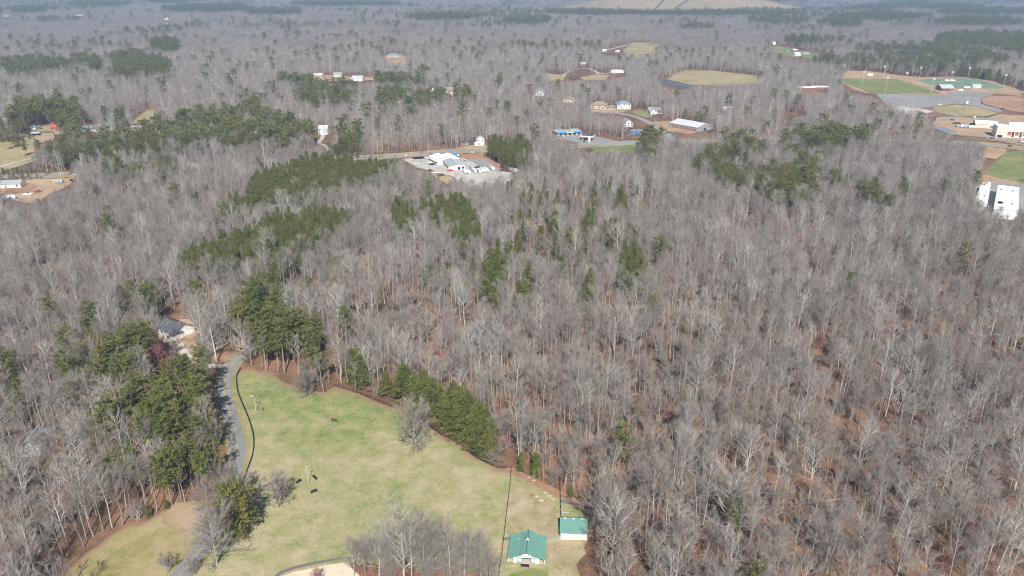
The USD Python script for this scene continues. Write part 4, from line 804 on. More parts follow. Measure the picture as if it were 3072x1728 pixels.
for nm, c in dict(white=(0.78, 0.78, 0.78), black=(0.012, 0.013, 0.016), silver=(0.42, 0.43, 0.45), red=(0.50, 0.022, 0.025), maroon=(0.16, 0.014, 0.03), navy=(0.02, 0.03, 0.07), tan=(0.26, 0.21, 0.15), blue=(0.02, 0.27, 0.68), yellow=(0.72, 0.38, 0.03), cream=(0.68, 0.66, 0.60)).items():
    plain('paint_' + nm, c, 0.28, 0.5)

def gable(w, d, h, rh, ov=0.4, th=0.22, along='x', over_y=None):
    """Walls with gables and a two-sided roof over [-w/2, w/2] x [0, d]; the ridge runs along x or y."""
    W, D = (w, d) if along == 'y' else (d, w)
    oy = ov if over_y is None else over_y
    wl = MB().prism([(-W / 2, -0.4), (W / 2, -0.4), (W / 2, h), (0, h + rh), (-W / 2, h)], 0, D).done()
    s = rh / (W / 2); z0 = h - s * ov + 0.03
    rf = MB().prism([(-W / 2 - ov, z0), (0, h + rh + 0.03), (W / 2 + ov, z0), (W / 2 + ov, z0 + th), (0, h + rh + 0.03 + th), (-W / 2 - ov, z0 + th)], -oy, D + oy).done()
    if along == 'x':
        f = lambda m: (np.c_[m[0][:, 1] - w / 2, d / 2 - m[0][:, 0], m[0][:, 2]], m[1])
        wl, rf = f(wl), f(rf)
    return wl, rf

def hip(w, d, h, rh, ov=0.5):
    wl = MB().box(-w / 2, w / 2, 0, d, -0.4, h).done()
    a, b, e = w / 2 + ov, d / 2 + ov, max(0.0, w / 2 - d / 2)
    v = [[-a, -ov, h], [a, -ov, h], [a, d + ov, h], [-a, d + ov, h], [-a, -ov, h + .2], [a, -ov, h + .2], [a, d + ov, h + .2], [-a, d + ov, h + .2], [-e, d / 2, h + rh], [e, d / 2, h + rh]]
    f = [[0, 2, 1], [0, 3, 2], [0, 1, 5], [0, 5, 4], [1, 2, 6], [1, 6, 5], [2, 3, 7], [2, 7, 6], [3, 0, 4], [3, 4, 7], [4, 5, 9], [4, 9, 8], [6, 7, 8], [6, 8, 9], [5, 6, 9], [7, 4, 8]]
    v = np.array(v, float); v[:, 2] += 0.02
    return wl, (v, np.array(f))

def house(label, px, py, w, d, h, rh, wall='white_wall', roof='grey_roof', rot=0.0, along='x', kind='gable', wins=3, wing=None, chimney=False, porch=False, name='house', cat='house', group=None, dz=0.0, garage=0, loc=None):
    loc = P(px, py) if loc is None else loc
    t = thing(name, label, cat, loc + [0, 0, dz], rot, group)
    wl, rf = gable(w, d, h, rh, along=along) if kind == 'gable' else hip(w, d, h, rh)
    obj('wall', wl, wall, t)
    r = obj('roof', rf, roof, t)
    storeys = 2 if h > 4.4 else 1
    for s in range(storeys):
        z = 1.0 + s * 2.8
        for k in range(wins):
            x = -w / 2 + w * (k + 0.5 + 0.12 * ((k * 7 + 3) % 3 - 1)) / wins
            if s == 0 and k == wins // 2 and not garage:
                obj('door', MB().box(x - 0.5, x + 0.5, -0.07, 0.06, 0.02, 2.1).done(), 'dark_trim', t)
            else:
                wd = 0.75 if d < 14 else 0.9
                p = obj('window', MB().box(x - wd, x + wd, -0.08, 0.06, z, z + 1.5).done(), 'glass_dark', t)
                obj('sill', MB().box(x - wd - .1, x + wd + .1, -0.13, 0.05, z - .12, z - 0.004).done(), 'white_wall', p)
    for k in range(garage):
        x = w / 2 - 2.0 - 3.2 * k
        obj('garage_door', MB().box(x - 1.3, x + 1.3, -0.07, 0.06, 0.02, 2.2).done(), 'cream_wall', t)
    if chimney: obj('chimney', MB().box(w * 0.3 - .5, w * 0.3 + .5, d * .5 - .5, d * .5 + .5, h, h + rh + 1.0).done(), 'brick_red', r)
    if porch:
        obj('porch_roof', MB().prism([(-w * .42, 2.7), (w * .42, 2.7), (w * .42, 2.85), (-w * .42, 2.85)], -2.6, -0.02).done(), roof, t)
        for x in (-w * .4, 0, w * .4): obj('porch_post', MB().box(x - .12, x + .12, -2.5, -2.26, -0.3, 2.69).done(), 'white_wall', t)
    if wing:
        wx, wy, ww, wd, wh, wr = wing
        a, b = gable(ww, wd, wh, wr, along='y')
        sh = lambda m: (m[0] + [wx, wy, 0], m[1])
        obj('wing_wall', sh(a), wall, t); obj('wing_roof', sh(b), roof, t)
        p = obj('window', MB().box(wx - .8, wx + .8, wy - 0.08, wy + .05, 1.0, 2.5).done(), 'glass_dark', t)
        if wh > 4.4: obj('window', MB().box(wx - .7, wx + .7, wy - 0.08, wy + .05, 3.8, 5.2).done(), 'glass_dark', t)
    return t

def span(a, b):
    """Centre, length and heading of a front that runs between two pixels on the ground."""
    A, B = P(*a), P(*b); d = B - A
    return (A + B) / 2, float(np.hypot(d[0], d[1])), math.atan2(d[1], d[0])

# --- the barn with raised centre aisle
c, BW, rot = span((1524, 1686.5), (1633.5, 1693.5))
BD = 10.2; t = thing('barn', 'white barn with raised centre aisle and teal metal roof, its front doors open', 'barn', c, rot)
k = BW / 16.0                                   # the photograph's barn laid out on a 16-unit front
hw, sw, le = 2.35 * k, 5.7 * k, 8.0 * k         # half aisle, half stall block, half with lean-tos
ze, zs, zm, zr = 2.75 * k, 4.15 * k, 4.75 * k, 5.75 * k
walls = MB()
for s in (-1, 1):
    xo, xi = s * sw, s * 1.85 * k
    zo = ze + (zs - ze) * (le - sw) / (le - hw)
    zi = ze + (zs - ze) * (le - 1.85 * k) / (le - hw)
    pts = [(xi, -0.3), (xo, -0.3), (xo, zo - .1), (xi, min(zi, zs) - .1)]
    walls.prism(pts if s > 0 else pts[::-1], 0.0, 0.15); walls.prism(pts if s > 0 else pts[::-1], BD - 0.15, BD)
    walls.box(min(xo, xo - s * .15), max(xo, xo - s * .15), 0.15, BD - 0.15, -0.3, zo - .1)
walls.prism([(-1.85 * k, 3.0 * k), (1.85 * k, 3.0 * k), (1.85 * k, zs - .1), (hw, zs - .1), (hw, zm), (0, zr), (-hw, zm), (-hw, zs - .1), (-1.85 * k, zs - .1)], -0.004, 0.14)
walls.prism([(-1.85 * k, 3.0 * k), (1.85 * k, 3.0 * k), (1.85 * k, zs - .1), (hw, zs - .1), (hw, zm), (0, zr), (-hw, zm), (-hw, zs - .1), (-1.85 * k, zs - .1)], BD - 0.14, BD + 0.004)
for s in (-1, 1): walls.box(min(s * hw, s * (hw - .12)), max(s * hw, s * (hw - .12)), 0.14, BD - .14, zs - .4, zm - .02)
obj('wall', walls.done(), 'white_wall', t)
for s in (-1, 1):
    r_ = MB(); a, b = (s * (le + .25), ze - .08), (s * (hw + .004), zs + .02)
    pts = [a, b, (b[0], b[1] + .12), (a[0], a[1] + .12)]; r_.prism(pts if s < 0 else pts[::-1], -0.35, BD + 0.35)
    for y in np.arange(-0.2, BD + 0.3, 0.62): r_.prism([(a[0], a[1] + .12), (b[0], b[1] + .12), (b[0], b[1] + .16), (a[0], a[1] + .16)] if s < 0 else [(b[0], b[1] + .12), (a[0], a[1] + .12), (a[0], a[1] + .16), (b[0], b[1] + .16)], y, y + .05)
    obj('side_roof', r_.done(), 'teal_roof', t)
sl = (zr - zm) / hw; o = hw + 0.3; e = zm - sl * .3 + .02
r_ = MB().prism([(-o, e), (0, zr + .02), (o, e), (o, e + .14), (0, zr + .16), (-o, e + .14)], -0.4, BD + 0.4)
for y in np.arange(-0.25, BD + 0.3, 0.62):
    for s in (-1, 1): r_.prism([(0, zr + .16), (s * o, e + .14), (s * o, e + .18), (0, zr + .2)] if s < 0 else [(s * o, e + .14), (0, zr + .16), (0, zr + .2), (s * o, e + .18)][::1], y, y + .05)
cr = obj('centre_roof', r_.done(), 'teal_roof', t)
obj('ridge_cap', MB().box(-.16, .16, -0.42, BD + .42, zr + .17, zr + .24).done(), 'teal_trim', cr)
cy = BD * 0.60; cu = obj('cupola', MB().box(-.42, .42, cy - .42, cy + .42, zr - .2, zr + .75).done(), 'white_wall', t)
obj('cupola_cap', (np.array([[-.6, cy - .6, zr + .75], [.6, cy - .6, zr + .75], [.6, cy + .6, zr + .75], [-.6, cy + .6, zr + .75], [0, cy, zr + 1.5]]), np.array([[0, 1, 4], [1, 2, 4], [2, 3, 4], [3, 0, 4], [0, 2, 1], [0, 3, 2]])), 'teal_trim', cu)
obj('roof_vent', MB().box(-4.1 * k, -3.85 * k, BD * .72, BD * .78, 3.6 * k, 3.95 * k).done(), 'white_wall', t)
for s in (-1, 1):
    dr = obj('door', MB().box(s * 2.95 * k - 1.0 * k, s * 2.95 * k + 1.0 * k, -0.12, -0.03, 0.03, 2.85 * k).done(), 'white_wall', t)
    x0, x1 = s * 2.95 * k - 1.0 * k, s * 2.95 * k + 1.0 * k
    fr = MB()
    for xa, xb, za, zb in ((x0, x0 + .12, 0.03, 2.85 * k), (x1 - .12, x1, 0.03, 2.85 * k), (x0 + .12, x1 - .12, 0.03, .15), (x0 + .12, x1 - .12, 2.85 * k - .12, 2.85 * k), (x0 + .12, x1 - .12, 1.05 * k, 1.05 * k + .1)): fr.box(xa, xb, -0.17, -0.122, za, zb)
    for za, zb in ((.15, 1.05 * k), (1.05 * k, .15)):
        q0, q1 = np.array([x0 + .12, za]), np.array([x1 - .12, zb]); n_ = np.array([-(q1 - q0)[1], (q1 - q0)[0]]); n_ = n_ / np.linalg.norm(n_) * .05
        fr.prism([q0 - n_, q1 - n_, q1 + n_, q0 + n_], -0.165 + .002 * (za > 1), -0.124)
    obj('door_frame', fr.done(), 'teal_trim', dr)
    obj('door_glass', MB().box(x0 + .2, x1 - .2, -0.135, -0.121, 1.25 * k, 2.6 * k).done(), 'lamp_glass', dr)
    for y in (0.08, BD * .5, BD - .2): obj('post', MB().box(s * (le - .05) - .11, s * (le - .05) + .11, y, y + .22, -0.3, ze - .09).done(), 'white_wall', t)
    obj('stall_front', MB().box(s * (sw + .05) - .04, s * (sw + .05) + .04, 0.3, BD - .3, 0, 1.5 * k).done(), 'stall_front', t)
    obj('lean_floor', MB().box(min(s * (sw + .1), s * (le - .2)), max(s * (sw + .1), s * (le - .2)), 0.2, BD - .2, -0.3, 0.05).done(), 'aisle_floor', t)
obj('door_track', MB().box(-4.1 * k, 4.1 * k, -0.18, -0.02, 2.88 * k, 3.0 * k).done(), 'teal_trim', t)
obj('aisle_floor', MB().box(-1.83 * k, 1.83 * k, -1.3, BD - .2, -0.3, 0.07).done(), 'aisle_floor', t)
for s in (-1, 1): obj('stall_wall', MB().box(s * 1.95 * k - .05, s * 1.95 * k + .05, .2, BD - .2, 0, 2.2 * k).done(), 'stall_front', t)
c2, w2, r2 = span((1562, 1701), (1588, 1701.5))
t = thing('bench', 'dark two panelled bench on the grass in front of the barn doors', 'bench', c2, rot)
for s in (-1, 1): obj('seat_panel', MB().box(s * w2 / 4 - w2 / 4 + .03, s * w2 / 4 + w2 / 4 - .03, -.28, .28, .38, .46).done(), 'black_board', t)
obj('backrest', MB().box(-w2 / 2, w2 / 2, .29, .36, .40, .9).done(), 'black_board', t)
for x in (-w2 / 2 + .1, w2 / 2 - .1): obj('leg', MB().box(x - .05, x + .05, -.25, .25, -0.02, .379).done(), 'dark_trim', t)

# --- the shed beside it
c, SW, rot = span((1681.5, 1617.5), (1760, 1621))
SD, sh = 7.2, 2.7
t = thing('shed', 'white shed with teal roof half hidden by bare branches right of the barn', 'shed', c, rot)
rd = SD * 0.80
f = lambda m: (np.c_[-m[0][:, 1] + SW / 2, m[0][:, 0], m[0][:, 2]], m[1])     # outline in y-z, extruded along the front
obj('wall', f(MB().prism([(0, -.4), (SD, -.4), (SD, sh + .25), (rd, sh + 1.25), (0, sh)], 0, SW).done()), 'white_wall', t)
sl = 1.25 / rd
rf = MB().prism([(-.35, sh - sl * .35 + .03), (rd, sh + 1.28), (rd, sh + 1.42), (-.35, sh - sl * .35 + .17)], -.3, SW + .3)
obj('front_slope', f(rf.done()), 'teal_roof', t)
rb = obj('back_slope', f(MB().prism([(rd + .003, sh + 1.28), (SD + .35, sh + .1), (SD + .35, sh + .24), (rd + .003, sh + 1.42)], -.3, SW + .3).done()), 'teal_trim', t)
for x in (0.16, 0.49, 0.82): obj('skylight', MB().box(-SW / 2 + SW * x - .42, -SW / 2 + SW * x + .42, rd - .55, rd - .1, sh + 1.30, sh + 1.46).done(), 'pale_roof', rb)
obj('door', MB().box(-.1, 1.1, -.06, .05, .02, 2.1).done(), 'cream_wall', t)
obj('batten', MB().box(SW * .1, SW * .1 + .08, -.05, .04, 0, sh - .2).done(), 'cream_wall', t)

# --- fences and gates
def fence(label, pts, mat='black_board', h=1.35, rails=(0.35, 0.75, 1.15), step=2.5, post=0.07, rail_parts=False, board=0.075):
    ln = smooth_line(pts, step); z = height(ln[:, 0], ln[:, 1])
    t = thing('board_fence', label, 'fence', (ln[0][0], ln[0][1], z[0])); o = np.r_[ln[0], z[0]]
    p = np.c_[ln, z] - o
    for q in p: obj('post', MB().box(q[0] - post, q[0] + post, q[1] - post, q[1] + post, q[2] - .3, q[2] + h).done(), mat, t)
    for r in rails:
        mb = MB()
        for a, b in zip(p[:-1], p[1:]):
            d = (b - a)[:2]; n = np.array([-d[1], d[0]]) / np.linalg.norm(d) * .025; s_ = np.array([-d[1], d[0]]) / np.linalg.norm(d) * (post + .03)
            v = [[*(a[:2] + s_ + q * n), a[2] + r + w * board] for q in (-1, 1) for w in (-1, 1)] + [[*(b[:2] + s_ + q * n), b[2] + r + w * board] for q in (-1, 1) for w in (-1, 1)]
            m = MB().add(v, [[0, 2, 3], [0, 3, 1], [4, 5, 7], [4, 7, 6], [0, 1, 5], [0, 5, 4], [2, 6, 7], [2, 7, 3], [1, 3, 7], [1, 7, 5], [0, 4, 6], [0, 6, 2]])
            if rail_parts: obj('rail', m.done(), mat, t)
            else: mb.add(*m.done())
        if not rail_parts: obj('rail', mb.done(), mat, t)
    return t
fence('black board fence between the curving road and the pasture', [(722, 1108), (712, 1126), (710, 1155), (714, 1180), (727, 1215), (740, 1245), (752, 1280), (760, 1312), (760, 1350), (756, 1373), (742, 1413), (730, 1450), (718, 1490), (700, 1540)], board=0.13)
fence('dark wire topped fence along the wood edge of the pasture', [(1002, 1158), (1075, 1181), (1132, 1204), (1200, 1229), (1230, 1245), (1280, 1273), (1320, 1305), (1375, 1331), (1437, 1378), (1500, 1406), (1534, 1406)], mat='dark_trim', rails=(0.6, 1.1), board=0.05)
fence('straight black fence dividing the pasture from the barn paddock', [(1534, 1406), (1530, 1450), (1523, 1510), (1516, 1570), (1508, 1640), (1501, 1690), (1494, 1740), (1488, 1780)], step=2.4)
fence('short black fence running up into the woods behind the shed', [(1684, 1558), (1683, 1548)], step=1.5)
fence('black fence from the paddock gate up to the wood edge', [(1682, 1542), (1682, 1505), (1681, 1470), (1680, 1430)], step=2.4)
fence('dark heavy board fence slanting along the wood edge behind the shed', [(1684, 1508), (1720, 1516), (1755, 1525), (1790, 1533)], mat='grey_board', h=1.5, rails=(0.3, 0.6, 0.9, 1.2), step=2.4, board=0.11)
fence('curved dark board fence round the sand riding arena', [(818, 1742), (840, 1726), (878, 1711.5), (928, 1700), (978, 1690), (1030, 1681.5), (1056, 1681)], mat='grey_board', h=1.45, rails=(0.3, 0.65, 1.0, 1.3), step=2.6, post=0.1, rail_parts=True, board=0.085)
fence('dark rail fence round the homestead riding pen', [(118, 425), (105, 420), (107, 405), (120, 399), (150, 398), (163, 405), (166, 414)], mat='black_board', h=1.6, step=3.5, rails=(0.5, 0.9, 1.4), board=0.14)
def gate(label, a, b, mat='teal_trim', h=1.3):
    c, w, rot = span(a, b); t = thing('gate', label, 'gate', c, rot)
    for x in (-w / 2, w / 2 - .1): obj('upright', MB().box(x, x + .1, -.05, .05, 0, h).done(), mat, t)
    for z in np.linspace(.25, h - .15, 4): obj('bar', MB().box(-w / 2 + .1, w / 2 - .1, -.03, .03, z - .035, z + .035).done(), mat, t)
gate('small green pipe gate between the straight fence and the barn', (1508, 1622), (1525, 1622))
gate('long grey green pipe gate between the barn and the shed', (1640, 1627), (1679, 1616), 'galvanised')
gate('grey metal hurdle lying beside the paddock fence above the shed', (1684, 1541), (1706, 1541), 'galvanised', 0.8)

# --- pasture furniture
def trough(label, a, b):
    c, w, rot = span(a, b); t = thing('feed_trough', label, 'trough', c, rot)
    obj('tub', MB().prism([(-.28, .45), (.28, .45), (.42, .95), (.36, .95), (.24, .52), (-.24, .52), (-.36, .95), (-.42, .95)], -w / 2, w / 2).done(), 'black_board', t) if False else obj('tub', (lambda m: (np.c_[m[0][:, 1], -m[0][:, 0], m[0][:, 2]], m[1]))(MB().prism([(-.28, .45), (.28, .45), (.45, .95), (.37, .95), (.24, .53), (-.24, .53), (-.37, .95), (-.45, .95)], -w / 2, w / 2).done()), 'black_board', t)
    for x in (-w / 2 + .2, w / 2 - .2):
        for y in (-.2, .2): obj('leg', MB().box(x - .06, x + .06, y - .06, y + .06, -.02, .449).done(), 'dark_trim', t)
trough('dark feed trough left of the pasture utility pole, standing aslant', (891, 1452), (904, 1443))
trough('dark feed trough right behind the pasture utility pole', (938, 1430), (949, 1441))
trough('dark feed trough in front of the pasture utility pole', (933, 1481), (951, 1474))
rs = np.random.default_rng(5)
for i, (px, py, lab) in enumerate([(1610, 1489, 'leftmost pile of pale hay in the paddock'), (1624, 1501, 'largest pale hay pile, lowest in the paddock'), (1634, 1479, 'small hay pile nearest the woods in the paddock'), (1648, 1487, 'hay pile at the upper right of the paddock group'), (1659, 1497, 'rightmost hay pile of the paddock group'), (1588, 1432, 'scattered hay on the dirt path under the ivy clad tree'), (1601, 1442, 'scattered hay lower on the dirt path by the wood edge')]):
    s = trimesh.creation.icosphere(3, 1.0); v = s.vertices * [0.95, 0.7, 0.34] * (1.15 if i == 1 else 0.9 if i < 5 else 0.6)
    v = v * (0.35 + 1.3 * meshkit.fbm(s.vertices * 2.4 + i * 7, 4, i)[:, None]); v[:, 2] = np.maximum(v[:, 2], -0.02)
    t = obj('hay_pile', (v, s.faces), 'straw', smooth=True, label=lab, cat='hay')
    UsdGeom.Xformable(stage.GetPrimAtPath(t)).AddTranslateOp().Set(Gf.Vec3d(*P(px, py)))
def utility_pole(label, px, py, h, arm=1.2, mat='weathered_wood', rot=0.0, r=0.14):
    t = thing('utility_pole', label, 'pole', P(px, py), rot)
    obj('pole', MB().tube([(0, 0, -.3), (0, 0, h)], [r, r * .7], 8, True).done(), mat, t, smooth=40)
    if arm:
        obj('crossarm', MB().box(-arm, arm, -.06, .06, h - .75, h - .6).done(), 'weathered_wood', t)
        for x in (-arm * .85, 0.35, arm * .85): obj('insulator', MB().tube([(x, 0, h - .6), (x, 0, h - .36)], [.06, .04], 6, True).done(), 'galvanised', t)
    return P(px, py) + [0, 0, h - .4]
pa = utility_pole('white utility pole with lamp arm near the road fence in the pasture', 768.5, 1236, 7.8, 0, 'pole_white', 0, 0.12)
obj('lamp_arm', MB().tube([(0, 0, 7.7), (-.5, -.1, 7.9), (-1.1, -.2, 7.75)], .07, 6).done(), 'galvanised', '/World/utility_pole'); obj('lamp', MB().box(-1.5, -.9, -.4, 0, 7.6, 7.8).done(), 'lamp_glass', '/World/utility_pole')
pb = utility_pole('grey utility pole among the dark troughs in the middle of the pasture', 925.5, 1453, 8.3, 0.6, 'pole_white', 0.3, 0.11)
def wire(label, pts, sag=1.2, r=0.035):
    mb = MB()
    for a, b in zip(pts[:-1], pts[1:]):
        s = np.linspace(0, 1, 13)[:, None]; p = np.asarray(a) * (1 - s) + np.asarray(b) * s; p[:, 2] -= sag * 4 * (s * (1 - s))[:, 0]; mb.tube(p, r, 4)
    obj('overhead_wire', mb.done(), 'wire_grey', label=label, cat='wire')
wire('thin overhead wire from the road woods to the white pasture pole', [P(655, 1210) + [0, 0, 9], pa], 0.8, 0.02)
wire('thin overhead wire between the two pasture poles', [pa, pb], 1.0, 0.018)
t = thing('stake', 'short dark stake beside the white pasture pole', 'post', P(789, 1232)); obj('post', MB().box(-.12, .12, -.12, .12, -.1, 1.5).done(), 'black_board', t); obj('cap', MB().box(-.16, .16, -.16, .16, 1.5, 1.56).done(), 'dark_trim', t)

# --- the horse
def capsules(bones, rad, res=0.035):
    import manifold3d as m3
    S = lambda p, r: m3.Manifold.sphere(r, 20).translate(tuple(map(float, p)))
    parts = [m3.Manifold.batch_hull([S(a, ra), S(b, rb)]) for a, ra, b, rb in bones]
    m = m3.Manifold.batch_boolean(parts, m3.OpType.Add).refine_to_length(res)
    g = m.to_mesh(); tm = trimesh.Trimesh(g.vert_properties[:, :3], g.tri_verts)
    return trimesh.smoothing.filter_taubin(tm, iterations=8)
s = 1.25
hb = [((-.55, 0, 1.12), .29, (.05, 0, 1.05), .28), ((.05, 0, 1.05), .28, (.48, 0, 1.13), .27), ((.5, 0, 1.22), .2, (.92, 0, 1.02), .13), ((.92, 0, 1.02), .13, (1.16, 0, .72), .105), ((1.14, 0, .76), .12, (1.28, 0, .44), .07)]
for y, fx, hx in ((-.15, .46, -.62), (.15, .52, -.72)):
    hb += [((fx, y, .95), .13, (fx + .02, y, .52), .07), ((fx + .02, y, .52), .065, (fx, y, .1), .045), ((fx, y, .1), .05, (fx + .04, y, .05), .06)]
    hb += [((hx + .06, y, 1.0), .19, (hx + .12, y, .72), .1), ((hx + .12, y, .72), .095, (hx - .1, y, .48), .062), ((hx - .1, y, .48), .06, (hx - .06, y, .1), .045), ((hx - .06, y, .1), .05, (hx - .02, y, .05), .06)]
t = thing('horse', 'brown horse grazing in the middle of the pasture', 'horse', P(1003, 1266), -0.25, scale=s)
obj('body', capsules(hb, 0), 'horse_coat', t, smooth=True)
obj('mane', MB().tube([(.52, 0, 1.42), (.75, 0, 1.27), (1.0, 0, 1.02), (1.1, 0, .9)], [.05, .06, .05, .03], 6).done(), 'horse_dark', t, smooth=True)
obj('tail', MB().tube([(-.8, 0, 1.25), (-.95, 0, 1.05), (-.98, 0, .6), (-.95, 0, .35)], [.05, .08, .07, .02], 6).done(), 'horse_dark', t, smooth=True)
for y in (-.07, .07): obj('ear', MB().tube([(.93, y, 1.1), (.9, y * 1.3, 1.27)], [.04, .008], 5).done(), 'horse_coat', t)

# --- houses near the road
A, B, C_ = P(528, 1020), P(470, 998), P(555, 1004)
d1 = B - A; L1 = np.hypot(*d1[:2]); rot = math.atan2(-d1[1], -d1[0])
t = house('white house with dark roof half hidden by trees left of the road bend', 0, 0, L1, 11.0, 3.2, 3.0, 'white_wall', 'dark_roof', rot, 'x', wins=5, wing=(L1 * .32, -2.2, 6.5, 6.0, 3.2, 2.0), chimney=True, loc=(A + B) / 2)
c, w, rot = span((66, 1372), (122, 1366))
t = house('white gabled house nearly hidden in the lower left woods', 0, 0, w, 12.0, 3.6, 2.6, 'white_wall', 'grey_roof', rot, 'y', wins=0, loc=c)

# --- fallen trunks in the woods
for i, (px, py, L, a) in enumerate([(1905, 1668, 11, .4), (2110, 1545, 13, 2.2), (2330, 1655, 12, 1.0), (2520, 1500, 14, .2), (2705, 1610, 12, 2.8), (2890, 1480, 13, .8), (2640, 1300, 14, 2.0), (2230, 1330, 12, 1.4), (150, 1540, 11, 1.1), (330, 1470, 12, .5)]):
    t = thing('fallen_log', 'pale fallen trunk on the leaf litter ' + ['just right of the shed', 'right of the shed, level with the hay piles', 'well right of the shed near the bottom edge', 'in the right quarter, level with the hay piles', 'towards the right edge near the bottom', 'close to right edge, level with hay piles', 'in the right quarter, level with the horse', 'right of the shed, level with the horse', 'in the lower left woods near the field', 'in the lower left woods below the grove'][i], 'log', P(px, py), a)
    obj('trunk', MB().tube([(-L / 2, 0, .25), (0, .25, .3), (L / 2, .1, .22)], [.32, .24, .1], 7, True).done(), 'weathered_wood', t, smooth=True)
    for x in (-L * .1, L * .2, L * .35): obj('limb', MB().tube([(x, .1, .3), (x + 1.4, 1.1 if x > 0 else -1.0, .9)], [.1, .03], 5).done(), 'weathered_wood', t)

# ------------------------------------------------------------------ vehicles
def car_class(key, paint, style):
    p = f'/World/kinds/{key}'; UsdGeom.Xform.Define(stage, p)
    L, W = {'sedan': (4.7, 1.85), 'suv': (4.8, 1.95), 'pickup': (5.6, 2.0), 'van': (5.6, 2.05)}[style]
    f = lambda m: (np.c_[m[0][:, 0], m[0][:, 1], m[0][:, 2]], m[1])
    h = L / 2
    body = {'sedan': [(-h, .35), (h, .35), (h, .72), (h - .25, .85), (h - 1.35, .95), (-h + .7, .98), (-h, .9)], 'suv': [(-h, .4), (h, .4), (h, .95), (h - .2, 1.02), (h - 1.2, 1.1), (-h + .1, 1.12), (-h, 1.0)],
            'pickup': [(-h, .45), (h, .45), (h, 1.0), (h - .2, 1.08), (h - 1.4, 1.15), (h - 3.1, 1.15), (-h + 2.1, 1.15), (-h + 2.05, .85), (-h + .12, .85), (-h + .1, 1.15), (-h, 1.15)], 'van': [(-h, .4), (h, .4), (h, 1.0), (h - .7, 1.25), (h - 1.0, 1.3), (-h, 1.3)]}[style]
    obj('body', f(MB().prism(body, -W / 2, W / 2).done()), paint, p)
    cab = {'sedan': [(h - 1.45, .95), (h - 2.1, 1.42), (-h + 1.25, 1.42), (-h + .55, .98)], 'suv': [(h - 1.25, 1.1), (h - 1.85, 1.68), (-h + .35, 1.7), (-h + .12, 1.12)], 'pickup': [(h - 1.45, 1.15), (h - 2.05, 1.75), (h - 3.1, 1.75), (h - 3.35, 1.15)], 'van': [(h - 1.0, 1.3), (h - 1.6, 2.2), (-h + .05, 2.25), (-h + .0, 1.3)]}[style]
    c = np.array(cab); obj('windows', f(MB().prism([tuple(q) for q in c], -W / 2 + .1, W / 2 - .1).done()), 'glass_dark', p)
    top = c[1:3]; obj('cab_roof', f(MB().prism([(top[1][0] - .03, top[1][1] + .004), (top[0][0] + .03, top[0][1] + .004), (top[0][0] - .05, top[0][1] + .07), (top[1][0] + .05, top[1][1] + .07)], -W / 2 + .12, W / 2 - .12).done()), paint, p)
    for x in (h - .95, -h + 1.0):
        for y in (-W / 2 + .02, W / 2 - .22): obj('wheel', MB().tube([(x, y - .01, .34), (x, y + .2, .34)], .34, 10, True).done(), 'rubber', p)
    for y in (-W / 2 + .15, W / 2 - .45): obj('headlight', MB().box(h - .03, h + .02, y, y + .3, .62, .78).done(), 'lamp_glass', p)
    return p
CARS = {}
def car(label, px, py, paint='white', style='sedan', rot=0.0, cat='car', group=None, loc=None):
    key = f'{style}_{paint}'
    if key not in CARS: CARS[key] = car_class(key, 'paint_' + paint, style)
    nm = {'sedan': 'parked_car', 'suv': 'parked_car', 'pickup': 'pickup_truck', 'van': 'van'}[style]
    return thing(nm, label, {'pickup': 'truck', 'van': 'van'}.get(style, cat), (P(px, py) if loc is None else loc) + [0, 0, 0.11], rot, group, None, None, CARS[key])
def rv_class(key, paint, L):
    p = f'/World/kinds/{key}'; UsdGeom.Xform.Define(stage, p); h = L / 2
    obj('body', MB().prism([(-h, .6), (h - .3, .6), (h, 1.3), (h - .15, 2.4), (h - .6, 3.1), (-h, 3.1)], -1.25, 1.25).done(), paint, p)
    obj('roof_unit', MB().box(-.6, .6, -.4, .4, 3.1, 3.35).done(), 'paint_silver', p)
    for x in (-h * .55, h * .1):
        for y in (-1.27, 1.25): obj('window', MB().box(x, x + 1.2, y, y + .02, 1.6, 2.3).done(), 'glass_dark', p)
    for y in (-1.275, 1.255): obj('stripe', MB().box(-h + .1, h - .6, y, y + .02, 1.05, 1.3).done(), 'grey_wall', p)
    obj('end_window', MB().box(-h - .02, -h, -.7, .7, 1.6, 2.3).done(), 'glass_dark', p)
    for x in (-.5, .4):
        for y in (-1.2, 1.0): obj('wheel', MB().tube([(x, y, .36), (x, y + .2, .36)], .36, 10, True).done(), 'rubber', p)
    obj('hitch', MB().prism([(h - .3, .5), (h + .9, .5), (h + .9, .6), (h - .3, .59)], -.12, .12).done(), 'dark_trim', p)
    return p
RVS = {}
def rv(label, px, py, L=8.0, rot=0.0, paint='paint_white', group=None):
    key = f'trailer_{int(L)}_{paint[6:]}'
    if key not in RVS: RVS[key] = rv_class(key, paint, L)
    return thing('travel_trailer', label, 'trailer', P(px, py) + [0, 0, .1], rot, group, None, None, RVS[key])
Z = lambda x, y: (1200 + x / 4.0, 400 + y / 4.0)

